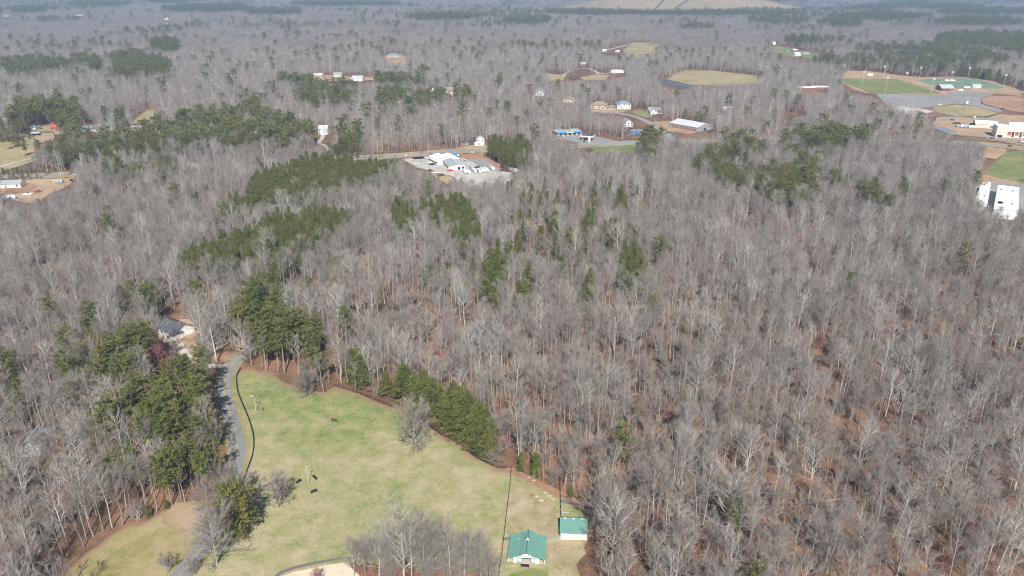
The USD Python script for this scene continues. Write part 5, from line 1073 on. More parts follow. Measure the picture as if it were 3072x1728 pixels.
# ------------------------------------------------------------------ the white dealership
c, GW, grot = span(Z(583, 447), Z(782, 433))
back = P(*Z(462, 374)); GL = float(np.hypot(*(P(*Z(583, 447)) - back)[:2]))
gax = np.array([-math.sin(grot), math.cos(grot)])
t = thing('dealership_hall', 'dealership workshop with grey ribbed roof and two open doors in its white gable', 'building', c, grot)
gh, gr = 3.7, 1.5
wl = MB().prism([(-GW / 2, -.4), (GW / 2, -.4), (GW / 2, gh), (0, gh + gr), (-GW / 2, gh)], 0, .3).prism([(-GW / 2, -.4), (GW / 2, -.4), (GW / 2, gh), (0, gh + gr), (-GW / 2, gh)], GL - .3, GL)
wl.box(GW / 2 - .3, GW / 2, .3, GL - .3, -.4, gh).box(-GW / 2, -GW / 2 + .25, .3, GL - .3, gh - 1.0, gh)
obj('wall', wl.done(), 'white_wall', t)
for y in np.linspace(.4, GL - .5, 8): obj('bay_post', MB().box(-GW / 2, -GW / 2 + .3, y - .15, y + .15, -.3, gh - 1.004).done(), 'white_wall', t)
obj('bay_wall', MB().box(-GW / 2 + 1.6, -GW / 2 + 1.8, .35, GL - .35, -.3, gh - .2).done(), 'dark_trim', t)
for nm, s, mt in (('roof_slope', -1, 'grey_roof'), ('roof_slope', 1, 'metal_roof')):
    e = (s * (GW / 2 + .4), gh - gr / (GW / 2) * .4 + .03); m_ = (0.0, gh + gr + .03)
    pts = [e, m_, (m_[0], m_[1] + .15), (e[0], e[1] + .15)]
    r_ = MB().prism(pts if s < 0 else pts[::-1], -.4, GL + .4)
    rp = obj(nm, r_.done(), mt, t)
    if s < 0:
        for row in (.3, .62):
            for y in np.linspace(2.5, GL - 3, 6):
                q0 = np.array(m_) * (1 - row) + np.array(e) * row; q1 = np.array(m_) * (1 - row - .16) + np.array(e) * (row + .16)
                obj('skylight', MB().prism([tuple(q1 + [0, .16]), tuple(q0 + [0, .16]), tuple(q0 + [0, .2]), tuple(q1 + [0, .2])], y, y + 1.1).done(), 'pale_roof', rp)
for x, mt in ((.12, 'glass_dark'), (.60, 'red_roof')): obj('open_door', MB().box(x * GW / 2, x * GW / 2 + GW * .13, -.06, .05, 0, 2.9).done(), 'glass_dark', t)
# white flat roofed showroom behind it
fl, bl = P(*Z(455, 382)), P(*Z(345, 325)); dv = (bl - fl)[:2]; SL = float(np.hypot(*dv)); srot = math.atan2(dv[1], dv[0]) - math.pi / 2
SWd = GW * 1.42; cx_ = fl[:2] + np.array([math.cos(srot), math.sin(srot)]) * SWd / 2
t = thing('showroom', 'white flat roofed showroom with stepped parapet joined behind the grey roofed workshop', 'building', (cx_[0], cx_[1], fl[2]), srot)
obj('wall', MB().box(-SWd / 2, SWd / 2, .6, SL, -.4, 4.2).done(), 'white_wall', t)
obj('roof_deck', MB().box(-SWd / 2 + .3, SWd / 2 - .3, .9, SL - .3, 4.2, 4.32).done(), 'white_roof', t)
pr = MB().box(-SWd / 2 - .05, -SWd / 2 + .25, .55, SL + .05, 4.2, 4.75).box(SWd / 2 - .25, SWd / 2 + .05, .55, SL + .05, 4.2, 4.75).box(-SWd / 2 + .25, SWd / 2 - .25, SL - .25, SL + .05, 4.2, 4.75).box(-SWd * .28, SWd * .02, SL - .4, SL + .1, 4.75, 5.9).box(SWd * .3, SWd * .42, SL - .4, SL + .1, 4.75, 5.4)
obj('parapet', pr.done(), 'white_wall', t)
for y in np.linspace(1.5, SL - 2.5, 5): obj('window', MB().box(-SWd / 2 - .06, -SWd / 2 + .05, y, y + SL * .10, .5, 2.6).done(), 'glass_dark', t)
obj('awning', MB().box(-SWd / 2 - 1.0, -SWd / 2 - .06, .8, SL - .5, 2.9, 3.05).done(), 'white_wall', t)

g1 = 'cars in front of the dealership'
ga = grot + math.pi / 2
for i, x in enumerate((172, 205, 237, 263)):
    car(['leftmost', 'second from left', 'third from left', 'rightmost'][i] + ' of four black cars at the top of the dealership lot', *Z(x, 307 - i * 2), 'black', 'suv', ga + .5)
car('white car parked right of the four black ones on the dealership lot', *Z(308, 295), 'white', 'suv', ga + .4)
car('white pickup truck parked alone on the left of the dealership lot', *Z(190, 367), 'white', 'pickup', grot - .1)
car('white car beside the left wall of the showroom', *Z(352, 358), 'white', 'sedan', grot)
car('black pickup truck beside the left wall of the showroom', *Z(384, 379), 'black', 'pickup', grot + .05)
for x, y, pn, st, lb in [(355, 447, 'silver', 'sedan', 'silver car first in the lower left row of the dealership lot'), (372, 455, 'navy', 'sedan', 'dark blue car in the lower left row of the dealership lot'), (390, 464, 'red', 'sedan', 'red car in the lower left row of the dealership lot'), (405, 472, 'silver', 'sedan', 'pale silver car beside the red one in the lower left row'), (422, 478, 'white', 'suv', 'white car last in the lower left row of the dealership lot')]:
    car(lb, *Z(x, y), pn, st, grot - .35)
car('tan pickup truck beside the maroon one at the lot edge', *Z(462, 506), 'tan', 'pickup', grot + .35)
car('maroon pickup truck at the near edge of the dealership lot', *Z(500, 510), 'maroon', 'pickup', grot + .35)
car('bright red pickup truck in front of the workshop gable', *Z(603, 453), 'red', 'pickup', grot)
row = np.linspace(0, 1, 15)
for i, u in enumerate(row):
    x, y = 716 + u * 205, 298 + u * 116
    pn = ['navy', 'white', 'black', 'white', 'white', 'silver', 'white', 'white', 'white', 'white', 'white', 'white', 'white', 'white', 'navy'][i]
    lab = {0: 'dark blue car at the head of the row beside the showroom', 2: 'black car near the head of the row beside the showroom', 5: 'silver car among the white ones right of the workshop', 14: 'dark blue pickup at the near end of the white row', 1: 'white car between the two dark ones at the head of the row'}.get(i, 'white car in the long row between the workshop and the gravel yard')
    car(lab, *Z(x, y), pn, 'pickup' if i in (9, 12, 14) else 'suv' if i % 2 else 'sedan', grot + .15, group='white cars in the row right of the workshop' if lab.startswith('white car in the long') else None)
for x, y, L, r, pnt, lb in [(862, 442, 10, .0, 'paint_silver', 'long silver trailer leftmost in the trailer group'), (893, 468, 9, .0, 'paint_white', 'white travel trailer with big end window second from left in the group'), (950, 470, 9, .0, 'paint_white', 'white travel trailer third from left in the group'), (992, 464, 9, .02, 'paint_white', 'white travel trailer fourth from left in the group'), (1030, 457, 8, .05, 'paint_white', 'white travel trailer at the right end of the group'),
                            (1103, 441, 9, .1, 'paint_cream', 'cream motor home standing alone on the gravel yard'), (1282, 426, 8, .2, 'paint_white', 'white trailer by the wood edge at the right of the gravel lot'), (1322, 443, 8, .2, 'paint_white', 'white trailer below the other one by the wood edge'), (1368, 463, 8, .2, 'paint_silver', 'silver trailer seen through branches at the far right of the lot'), (1412, 468, 8, .2, 'paint_cream', 'cream trailer seen through branches, rightmost of the lot'), (778, 474, 7, .1, 'paint_white', 'white trailer partly behind a pine in front of the workshop'), (822, 484, 7, .1, 'paint_white', 'white trailer half hidden by the trees in front of the workshop')]:
    rv(lb, *Z(x, y), L, ga + math.pi + r, pnt)
car('small red car beside the trailers at the wood edge', *Z(1243, 440), 'red', 'sedan', grot)
for px, py, pn, L, lb, nm in [(*Z(655, 280), 'blue', 9.0, 'bright blue box truck behind the showroom', 'box_truck'), (*Z(705, 333), 'yellow', 6.0, 'yellow box truck beside the showroom', 'box_truck')]:
    t = thing(nm, lb, 'truck', P(px, py) + [0, 0, .1], grot + (.1 if pn == 'blue' else .6))
    obj('cargo_box', MB().box(-L / 2, L / 2 - 2.0, -1.2, 1.2, .9, 3.3).done(), 'paint_' + pn, t); obj('cab', MB().prism([(L / 2 - 1.95, .5), (L / 2, .5), (L / 2, 1.4), (L / 2 - .5, 2.2), (L / 2 - 1.95, 2.3)], -1.05, 1.05).done(), 'paint_' + ('white' if pn == 'blue' else pn), t)
    obj('windscreen', MB().prism([(L / 2 - .02, 1.42), (L / 2 + .03, 1.42), (L / 2 - .45, 2.15), (L / 2 - .5, 2.15)], -.9, .9).done(), 'glass_dark', t)
    for x in (-L / 2 + 1.2, L / 2 - 1.2):
        for y in (-1.15, .9): obj('wheel', MB().tube([(x, y, .45), (x, y + .25, .45)], .45, 10, True).done(), 'rubber', t)
def lamp_post(label, px, py, h, dz=0.0):
    t = thing('lamp_post', label, 'lamp', P(px, py) + [0, 0, dz]); obj('pole', MB().tube([(0, 0, -.3), (0, 0, h)], [.13, .08], 8, True).done(), 'galvanised', t); obj('lamp_head', MB().box(-.55, .55, -.3, .3, h, h + .22).done(), 'grey_wall', t)
lamp_post('lamp post on the gravel yard beside the white trailers', *Z(1031, 428), 9.5)
lamp_post('lamp post at the entrance of the dealership lot', *Z(145, 300), 9.0)
lamp_post('lamp post beside the four black cars', *Z(305, 318), 5.0)
t = thing('roadside_sign', 'grey roadside sign board on two posts at the orange bank', 'sign', P(*Z(872, 256)), grot)
for x in (-1.2, 1.1): obj('post', MB().box(x, x + .14, -.07, .07, -.2, 4.2).done(), 'galvanised', t)
obj('sign_board', MB().box(-1.6, 1.6, -.14, -.071, 2.0, 4.6).done(), 'metal_roof', t); obj('sign_band', MB().box(-1.4, 1.4, -.17, -.141, 3.4, 4.3).done(), 'maroon' if False else 'paint_maroon', t)
t = thing('entrance_sign', 'small white sign at the corner of the lot entrance', 'sign', P(*Z(72, 278)), grot); obj('sign_board', MB().box(-.9, .9, -.1, .1, .7, 1.7).done(), 'white_wall', t)
for x in (-.7, .6): obj('post', MB().box(x, x + .1, -.05, .05, -.1, .699).done(), 'white_wall', t)
# cottage by the highway, with car and poles
house('white two storey cottage with grey porch roof behind the highway', 1442, 434, 8.0, 9, 5.2, 2.8, 'white_wall', 'pale_roof', 0.1, 'y', wins=2, wing=(-2.2, -4.5, 9.0, 4.4, 2.7, 1.3))
t = house('small dark shelter shaded under the trees left of the cottage', 1395, 435, 8, 5, 2.4, 1.2, 'grey_wall', 'dark_roof', 0.1, wins=1, name='carport', cat='shelter')
hp = [utility_pole(lb, px, py, h, 1.3, 'weathered_wood', 0.1) for px, py, h, lb in [(1372, 441, 11.5, 'wooden utility pole behind the highway left of the cottage'), (1402.5, 437, 12.5, 'wooden utility pole beside the dark shelter'), (1337.5, 448, 11, 'wooden utility pole behind the highway by the bare trees'), (1234, 452, 9.5, 'grey utility pole across the highway from the lot entrance'), (1479, 441, 9.0, 'pale utility pole right of the cottage')]]
wire('overhead wires above the highway verge behind the dealership', [hp[3], hp[2], hp[0], hp[1], hp[4]], 1.2, 0.05)
lw = [utility_pole(lb, px, py, h, 1.3) for px, py, h, lb in [(-40, 520, 11, 'utility pole at the left edge beside the highway'), (71, 516, 12, 'utility pole in the evergreens beside the highway on the left'), (318, 498, 11, 'utility pole in front of the highway pines'), (560, 484, 11, 'utility pole half hidden behind the highway pines'), (760, 474, 11, 'utility pole near the driveway of the gabled house')]]
wire('upper overhead wires along the left part of the highway', lw, 1.5, 0.06)
wire('lower overhead wires along the left part of the highway', [p - [0, 2.5, 1.6] for p in lw], 1.8, 0.06)

# ------------------------------------------------------------------ filling station, warehouse, houses of the subdivision
Zd = lambda x, y: (1600 + x / 4.0, 250 + y / 4.0)
c, w, rot = span(Zd(288, 634), Zd(577, 618))
t = thing('station_shop', 'long grey roofed filling station shop with a bright blue fascia', 'shop', c, rot)
obj('wall', MB().box(-w / 2, w / 2, 0, 16, -.4, 4.0).done(), 'tan_wall', t); obj('roof', MB().box(-w / 2 - .6, w / 2 + .3, -.9, 16.5, 4.0, 4.3).done(), 'metal_roof', t)
obj('fascia', MB().box(-w / 2 - .7, w / 2 + .4, -1.2, -.904, 2.9, 4.5).done(), 'blue_fascia', t); obj('fascia_sign', MB().box(-w * .16, w * .16, -1.26, -1.21, 3.3, 4.1).done(), 'white_wall', t)
for x in np.linspace(-w * .4, w * .35, 5): obj('window', MB().box(x, x + w * .1, -.06, .05, .4, 2.7).done(), 'glass_dark', t)
c, w, rot = span(Zd(592, 686), Zd(668, 690))
t = thing('fuel_canopy', 'fuel canopy with dark top and white edge in front of the blue trimmed shop', 'canopy', c, rot - .05)
w = w * 1.6; obj('canopy_edge', MB().box(-w / 2 - .8, w / 2 + 2.2, -1, 9, 4.4, 5.3).done(), 'white_wall', t); obj('canopy_top', MB().box(-w / 2 - .4, w / 2 + 1.8, -.6, 8.6, 5.3, 5.36).done(), 'dark_roof', t)
for x in (-w / 3, w / 3):
    for y in (1.5, 6.5): obj('column', MB().box(x - .25, x + .25, y - .25, y + .25, -.2, 4.39).done(), 'white_wall', t)
    obj('fuel_pump', MB().box(x - .45, x + .45, 3.4, 4.6, 0, 1.9).done(), 'grey_wall', t)
t = thing('price_sign', 'tall white price sign at the highway side of the filling station', 'sign', P(*Zd(668, 712)), 0.1); obj('post', MB().box(-.5, .5, -.2, .2, -.2, 2.2).done(), 'white_wall', t); obj('sign_board', MB().box(-1.3, 1.3, -.25, .25, 2.2, 6.0).done(), 'white_wall', t)
for x, y, pn, lb in [(370, 648, 'white', 'white car parked in front of the blue fascia'), (455, 642, 'silver', 'silver car parked in front of the blue fascia'), (612, 700, 'navy', 'dark car under the fuel canopy'), (1170, 548, 'navy', 'dark car parked beside the small white gable near the side street')]: car(lb, *Zd(x, y), pn, 'sedan', 1.4)
n_, l_, r_ = P(*Zd(1965, 585)), P(*Zd(1800, 507)), P(*Zd(2160, 548))
dv = (r_ - n_)[:2]; W_ = float(np.hypot(*dv)); rot = math.atan2(dv[1], dv[0]); D_ = float(np.hypot(*(l_ - n_)[:2]))
t = thing('warehouse', 'grey warehouse with wide pale gabled roof and a row of red doors', 'building', (n_ + r_) / 2, rot)
wl, rf = gable(W_, D_, 5.0, 3.2, 0.5, along='y'); obj('wall', wl, 'grey_wall', t); obj('roof', rf, 'pale_roof', t)
for y in np.linspace(2, D_ - 6, 9): obj('roller_door', MB().box(-W_ / 2 - .06, -W_ / 2 + .05, y, y + D_ * .06, 0, 3.2).done(), 'brick_red', t)
obj('front_door', MB().box(-3, 1, -.06, .05, 0, 3.0).done(), 'dark_trim', t)
for px, py, w, d, h, rh, wa, ro, rt, al, kd, wing, lb in [
    (1706, 307, 17, 13, 3.6, 4.0, 'cream_wall', 'brown_roof', -.15, 'x', 'hip', None, 'cream house with brown hipped roof beside a pointed conifer'),
    (1797, 327, 22, 14, 4.8, 4.5, 'tan_wall', 'brown_roof', -.2, 'x', 'hip', (5, -3, 8, 6, 3.4, 3.0), 'large tan brick house with brown roof above the side street'),
    (1833, 329, 11, 9, 2.8, 2.6, 'tan_wall', 'brown_roof', -.2, 'x', 'hip', None, 'low brown roofed annex right of the large tan brick house'),
    (1872, 326, 19, 13, 5.6, 4.2, 'white_wall', 'blue_roof', .1, 'x', 'hip', (-4, -3, 7, 6, 4.8, 3.2), 'white two storey house with blue grey hipped roof above the side street'),
    (1966, 342, 16, 12, 3.6, 4.0, 'white_wall', 'grey_roof', .2, 'x', 'gable', (-4.5, -4, 7, 7, 3.6, 3.4), 'white house with grey gables beside the row of conifers'),
    (1885, 381, 10, 16, 5.0, 3.0, 'white_wall', 'grey_roof', .05, 'y', 'gable', None, 'white gable of a house among dark trees left of the side street'),
    (1909, 402, 13, 8, 3.2, .9, 'blue_fascia', 'blue_roof', .1, 'x', 'gable', None, 'low bright blue building hidden behind conifers near the highway'),
    (1617, 287, 15, 12, 5.2, 4.0, 'white_wall', 'blue_roof', -.2, 'x', 'gable', (3, -3, 7, 6, 5.0, 3.4), 'white house with blue grey gables in the row of wooded houses'),
    (1660, 297, 16, 12, 3.4, 3.8, 'tan_wall', 'brown_roof', -.1, 'x', 'hip', None, 'dim brown roofed house between the white gabled and cream houses'),
    (1562, 290, 17, 12, 5.0, 4.2, 'tan_wall', 'brown_roof', 0, 'x', 'gable', (-3, -3, 7, 6, 4.8, 3.2), 'dim brown gabled house half hidden in the bare trees'),
    (1500, 280, 8, 8, 5.0, 2.5, 'cream_wall', 'brown_roof', 0, 'y', 'gable', None, 'small pale gable between bare trees left of the brown gabled house'),
    (1298, 288, 10, 10, 8.0, 3.2, 'white_wall', 'pale_roof', .1, 'y', 'gable', (-4.5, 1.0, 6, 7, 4.8, 2.5), 'tall white house, leftmost of the wooded row'),
    (1349, 288, 16, 13, 6.5, 5.5, 'cream_wall', 'brown_roof', -.1, 'x', 'gable', (-4.5, -3, 7, 6, 6.0, 4.4), 'tall cream house with steep brown gables in the wooded row'),
    (1412, 287, 14, 11, 4.0, 4.0, 'cream_wall', 'brown_roof', 0, 'x', 'hip', None, 'cream house behind round evergreens in the wooded row'),
    (969, 403, 10.5, 10, 5.6, 3.8, 'white_wall', 'metal_roof', -.08, 'x', 'gable', (2.2, -1.5, 4.5, 6, 5.0, 2.6), 'white gabled house at the end of the winding driveway'),
    (265, 396, 24, 11, 3.4, 2.6, 'white_wall', 'blue_roof', .25, 'x', 'gable', None, 'white ranch house with blue roof at the homestead'),
    (316, 384, 22, 8, 2.6, 1.2, 'grey_wall', 'metal_roof', .25, 'x', 'gable', None, 'long grey roof running up behind the homestead house'),
    (170, 390, 13, 8, 3.2, 2.4, 'brick_red', 'red_roof', .1, 'x', 'gable', None, 'red roofed barn at the homestead'),
    (107, 388, 9, 5, 3.0, .8, 'white_wall', 'white_roof', .1, 'x', 'gable', None, 'small white shed at the homestead'),
    (18, 564, 24, 10, 3.2, 2.2, 'white_wall', 'grey_roof', .12, 'x', 'gable', None, 'grey roofed white house at the left edge beside the highway'),
    (410, 389, 12, 6, 2.6, 1.0, 'cream_wall', 'pale_roof', .1, 'x', 'gable', None, 'pale low building hidden among the highway pines'),
    (2393, 168, 20, 15, 5.5, 4.0, 'white_wall', 'white_roof', .3, 'x', 'gable', (5, -4, 10, 8, 5.0, 3.6), 'large white house of the far farm'),
    (2385, 155, 16, 11, 4.0, 3.5, 'brick_red', 'pale_roof', .1, 'x', 'gable', None, 'red barn with pale roof behind the large white farm house'),
    (2418, 165, 22, 14, 3.5, 4.0, 'grey_wall', 'grey_roof', -.3, 'x', 'gable', None, 'grey barn right of the large white farm house'),
    (2361, 156, 14, 7, 2.6, 1.6, 'grey_wall', 'blue_roof', .1, 'x', 'gable', None, 'low grey shed left of the large white farm house'),
    (2323, 135, 12, 10, 7.0, 3.0, 'white_wall', 'white_roof', .2, 'y', 'gable', None, 'white house behind the trees left of the far farm'),
    (1749, 196, 18, 12, 4.2, 3.0, 'grey_wall', 'pale_roof', .05, 'x', 'gable', None, 'pale roofed garage on the reddish slope above the looping drive'),
    (1853, 219, 36, 13, 4.0, 3.2, 'white_wall', 'pale_roof', .05, 'x', 'hip', (-9, -3, 8, 6, 4.0, 2.6), 'long white ranch house at the end of the looping drive'),
    (1813, 155, 14, 9, 4.0, 2.5, 'white_wall', 'white_roof', 0, 'x', 'gable', None, 'small white house beside the far hill road'),
    (1853, 157, 16, 9, 3.5, 2.5, 'cream_wall', 'pale_roof', .1, 'x', 'gable', None, 'low pale house below the far hill road'),
    (1971, 139, 12, 10, 5.0, 5.0, 'cream_wall', 'pale_roof', 0, 'y', 'gable', None, 'steep cream gable on the far hill lawn'),
    (955, 233, 22, 14, 5.0, 4.5, 'tan_wall', 'metal_roof', .1, 'x', 'gable', (-5, -4, 9, 7, 5.0, 4.0), 'tan house, leftmost of three pale far houses'),
    (1013, 231, 22, 14, 5.0, 4.5, 'cream_wall', 'grey_roof', .05, 'x', 'gable', (6, -4, 8, 7, 5.0, 4.0), 'pale grey house in the middle of three far houses'),
    (1072, 243, 28, 15, 5.5, 5.0, 'white_wall', 'metal_roof', -.05, 'x', 'gable', (8, -4, 10, 7, 5.5, 4.4), 'brightest white house, rightmost of three pale far houses'),
    (1170, 218, 20, 14, 5.0, 4.5, 'cream_wall', 'grey_roof', 0, 'x', 'gable', (-4, -4, 8, 7, 5.0, 4.0), 'dim grey house right of the three pale far houses'),
    (1180, 172, 40, 18, 5.0, 5.5, 'tan_wall', 'blue_roof', .05, 'x', 'hip', (-14, -5, 12, 8, 5.0, 4.0), 'far house with large blue roof on a tan hillside'),
    (1648, 223, 9, 7, 3.0, 2.5, 'grey_wall', 'dark_roof', 0, 'x', 'hip', None, 'small dark gazebo on the lawn left of the looping drive'),
    (20, 50, 34, 16, 6.0, 5.0, 'white_wall', 'pale_roof', .2, 'x', 'gable', None, 'far white house at the left edge of the view'),
    (238, 48, 50, 16, 5.0, 6.0, 'tan_wall', 'blue_roof', 0, 'x', 'hip', None, 'far house with wide blue roof on the left slope'),
    (500, 60, 22, 14, 6.0, 5.0, 'white_wall', 'white_roof', 0, 'y', 'gable', None, 'upper of two far white houses in the left centre woods'),
    (506, 74, 20, 14, 6.0, 5.0, 'white_wall', 'white_roof', .1, 'y', 'gable', None, 'lower of two far white houses in the left centre woods'),
    (127, 141, 30, 12, 4.0, 3.5, 'white_wall', 'pale_roof', 0, 'x', 'gable', None, 'pale far house above the left pine clump'),
    (262, 137, 22, 12, 4.5, 3.5, 'cream_wall', 'brown_roof', 0, 'x', 'gable', None, 'cream far house in the left woods'),
    (305, 134, 18, 12, 5.0, 4.0, 'white_wall', 'white_roof', .2, 'y', 'gable', None, 'white far gable in the left woods'),
    (106, 168, 36, 10, 3.5, 2.5, 'white_wall', 'white_roof', 0, 'x', 'gable', None, 'long white far roof near the left pine band'),
    (640, 184, 18, 10, 4.0, 2.5, 'white_wall', 'white_roof', 0, 'x', 'gable', None, 'small white far roof alone in the left centre woods'),
    (330, 285, 14, 9, 5.0, 3.0, 'white_wall', 'pale_roof', 0, 'x', 'gable', None, 'pale house glimpsed in the woods beyond the homestead'),
    (2645, 84, 26, 14, 5.0, 4.5, 'white_wall', 'white_roof', 0, 'x', 'gable', None, 'far white house above the sports fields'),
    (2785, 122, 28, 16, 7.0, 6.0, 'white_wall', 'pale_roof', .1, 'y', 'gable', None, 'tall cream far house beyond the turf field'),
    (2745, 126, 22, 12, 4.5, 4.0, 'cream_wall', 'pale_roof', 0, 'x', 'gable', None, 'low cream far house left of the tall one beyond the turf field'),
    (2988, 130, 26, 14, 6.0, 5.0, 'white_wall', 'white_roof', 0, 'x', 'gable', None, 'far white house among dark pines at the right'),
    (2140, 150, 30, 14, 5.0, 4.5, 'tan_wall', 'brown_roof', 0, 'x', 'hip', None, 'brown far house in the woods left of the farm'),
    (2200, 168, 24, 12, 4.5, 4.0, 'grey_wall', 'pale_roof', 0, 'x', 'gable', None, 'grey far house glimpsed in the woods left of the farm'),
    (2183, 333, 13, 8, 3.0, 2.0, 'white_wall', 'white_roof', .2, 'x', 'gable', None, 'small white house in the bare trees behind the warehouse'),
    (2425, 396, 16, 5, 3.0, .6, 'white_wall', 'pale_roof', 0, 'x', 'gable', None, 'pale mobile home in the woods above the dark pine block'),
    (2480, 322, 16, 8, 3.2, 1.4, 'white_wall', 'pale_roof', 0, 'x', 'gable', None, 'pale house seen through the bare trees left of the parking lot'),
]:
    if py < 260: q_ = 0.66; w, d, h, rh = w * q_, d * q_, h * .85, rh * q_; wing = wing and tuple(v * q_ for v in wing)
    house(lb, px, py, w, d, h, rh, wa, ro, rt, al, kd, 3 if w > 9 else 2, wing)
for px, lb in ((2420, 'left of two long red walled sheds with white roofs at the wood edge'), (2466, 'right of two long red walled sheds with white roofs at the wood edge')):
    house(lb, px, 270 - (px > 2450) * 1.5, 27, 9, 3.4, 1.5, 'brick_red', 'white_roof', -.12, 'x', 'gable', 4, name='shed', cat='shed')
t = thing('field_shelter', 'black fronted white run-in shelter beside the riding pen', 'shelter', P(105, 407), .15)
obj('roof', MB().box(-5, 5, -.6, 4, 2.6, 2.8).done(), 'white_roof', t); obj('back_wall', MB().box(-4.8, 4.8, 3.6, 3.8, -.2, 2.59).done(), 'black_board', t)
for x in (-4.8, 0, 4.6): obj('post', MB().box(x, x + .2, 0, .2, -.2, 2.59).done(), 'black_board', t)
# roadside yard on the left
rv('white travel trailer at the near edge of the earth yard on the left', 29, 597, 10, .18)
rv('silver trailer under bare trees near the highway on the left', 176, 549, 8, .05, 'paint_silver')
t = thing('boat', 'white motor boat on the ground of the earth yard', 'boat', P(84, 584), .15)
obj('hull', MB().prism([(-3.4, .25), (2.4, .2), (3.9, 1.15), (3.6, 1.2), (-3.4, 1.1)], -1.1, 1.1).done(), 'paint_white', t); obj('windscreen', MB().prism([(-.3, 1.12), (.9, 1.14), (.3, 1.7), (-.2, 1.7)], -.8, .8).done(), 'glass_dark', t); obj('deck_rail', MB().box(-3.2, -.6, -1.0, 1.0, 1.13, 1.3).done(), 'paint_silver', t)
car('red pickup truck beside the white boat in the earth yard', 114, 577, 'red', 'pickup', .1)
car('white car on the highway near the left earth yard', 228, 525, 'white', 'sedan', .06)
t = thing('waste_bin', 'dark waste bin at the highway entrance of the earth yard', 'bin', P(214, 543)); obj('bin', MB().prism([(-.7, 0), (.7, 0), (.85, 1.9), (-.85, 1.9)], -.7, .7).done(), 'dark_trim', t); obj('lid', MB().box(-.9, .9, -.75, .75, 1.904, 2.0).done(), 'grey_wall', t)
car('dark car on the shaded road among the pines above the bend', 838, 941, 'navy', 'suv', 1.0)

# ------------------------------------------------------------------ school, halls and sports ground on the right
Zb = lambda x, y: (2428 + x / 4.0, 150 + y / 4.0)
c, w, rot = span(Zb(2014, 932), Zb(2228, 945)); w *= 1.25
t = thing('school_annex', 'tan annex with white metal roof left of the tall school building', 'building', c, rot)
wl, rf = gable(w, 20, 4.6, 2.6, .4); obj('wall', wl, 'cream_wall', t); obj('roof', rf, 'white_roof', t)
for x in (.18, .26, .34): obj('window', MB().box(w * x, w * x + 1.2, -.06, .05, .6, 3.0).done(), 'glass_dark', t)
obj('lean_to', MB().box(-w / 2 - 4, -w / 2 - .3, 3, 14, -.3, 2.8).done(), 'dark_trim', t)
c, w, rot = span(Zb(2230, 1046), Zb(2345, 1052))
t = thing('school_block', 'tall plain white entrance block of the school', 'building', c, rot)
obj('wall', MB().box(-w / 2, w / 2, 0, 17, -.4, 12.0).done(), 'cream_wall', t); obj('coping', MB().box(-w / 2 - .15, w / 2 + .15, -.15, 17.15, 12.0, 12.35).done(), 'white_roof', t)
obj('awning', MB().box(-w * .3, w * .25, -2.2, -.02, 3.0, 3.4).done(), 'white_roof', t); obj('door', MB().box(-w * .25, w * .2, -.06, .05, 0, 2.9).done(), 'glass_dark', t)
d_ = np.array([math.cos(rot), math.sin(rot)]); n_ = np.array([-d_[1], d_[0]])
o_ = c[:2] + d_ * (w / 2 + 32.1) + n_ * 1.5
t = thing('school_hall', 'long school hall with pale blue white roof, red panels and tall dark windows', 'building', (o_[0], o_[1], c[2]), rot)
wl, rf = gable(64, 36, 6.6, 4.6, .5); obj('wall', wl, 'cream_wall', t); obj('roof', rf, 'pale_roof', t)
for k in range(8):
    x = -30 + k * 7.6
    obj('red_panel', MB().box(x, x + 3.6, -.09, .05, 2.6, 6.3).done(), 'brick_red', t)
    obj('tall_window', MB().box(x + 4.4, x + 6.4, -.07, .05, .9, 6.2).done(), 'glass_dark', t)
for x in (-24, 6): obj('roof_monitor', MB().box(x, x + 18, 24, 30, 8.5, 12.6).done(), 'white_roof', t)
t = thing('retaining_slab', 'blue grey sloping retaining slab at the wood edge left of the school', 'wall', P(2852, 398), 0.0)
obj('slab', MB().prism([(-6.5, 0), (6.5, 0), (6.5, .4), (-6.5, .4)], 0, 34).done(), 'blue_roof', t)
for x in (-6.8, 6.5): obj('kerb', MB().box(x, x + .29, 0, 34, 0, .9).done(), 'concrete', t)
c, w, rot = span(Zb(1585, 492), Zb(1735, 492))
t = thing('club_house', 'club house with grey metal roof and red brick walls between the sports fields', 'building', c, rot)
wl, rf = gable(w * .95, 20, 4.2, 4.2, .9); obj('wall', wl, 'brick_red', t); obj('roof', rf, 'metal_roof', t)
for x in (-.4, -.2, 0): obj('opening', MB().box(w * x, w * x + w * .13, -.07, .05, .4, 3.4).done(), 'dark_trim', t)
house('small red and white press box beside the turf field', *Zb(2010, 460), 13, 8, 4.2, 1.8, 'white_wall', 'metal_roof', 0, name='press_box', cat='building', wins=2)
t = thing('scoreboard', 'tan scoreboard behind the green sports field', 'scoreboard', P(*Zb(727, 322)), 0)
obj('board', MB().box(-4.8, 4.8, -.2, .2, 1.2, 6.4).done(), 'cream_wall', t)
for x in (-3.5, 3.2): obj('post', MB().box(x, x + .3, -.15, .15, -.3, 1.199).done(), 'galvanised', t)
for i, (x, y) in enumerate([(1660, 372), (1725, 373), (1892, 456), (1938, 455), (1820, 488)]):
    t = thing('bleacher', ['white bleacher left of its pair behind the turf field', 'white bleacher right of its pair behind the turf field', 'white shelter left of its pair in front of the turf field', 'white shelter right of its pair in front of the turf field', 'small white kiosk right of the club house'][i], 'bleacher' if i < 2 else 'shelter', P(*Zb(x, y)), 0)
    for k_ in range(4): obj('step', MB().box(-3.8, 3.8, k_ * .8, k_ * .8 + .76, k_ * .45, k_ * .45 + .5).done(), 'white_roof', t)
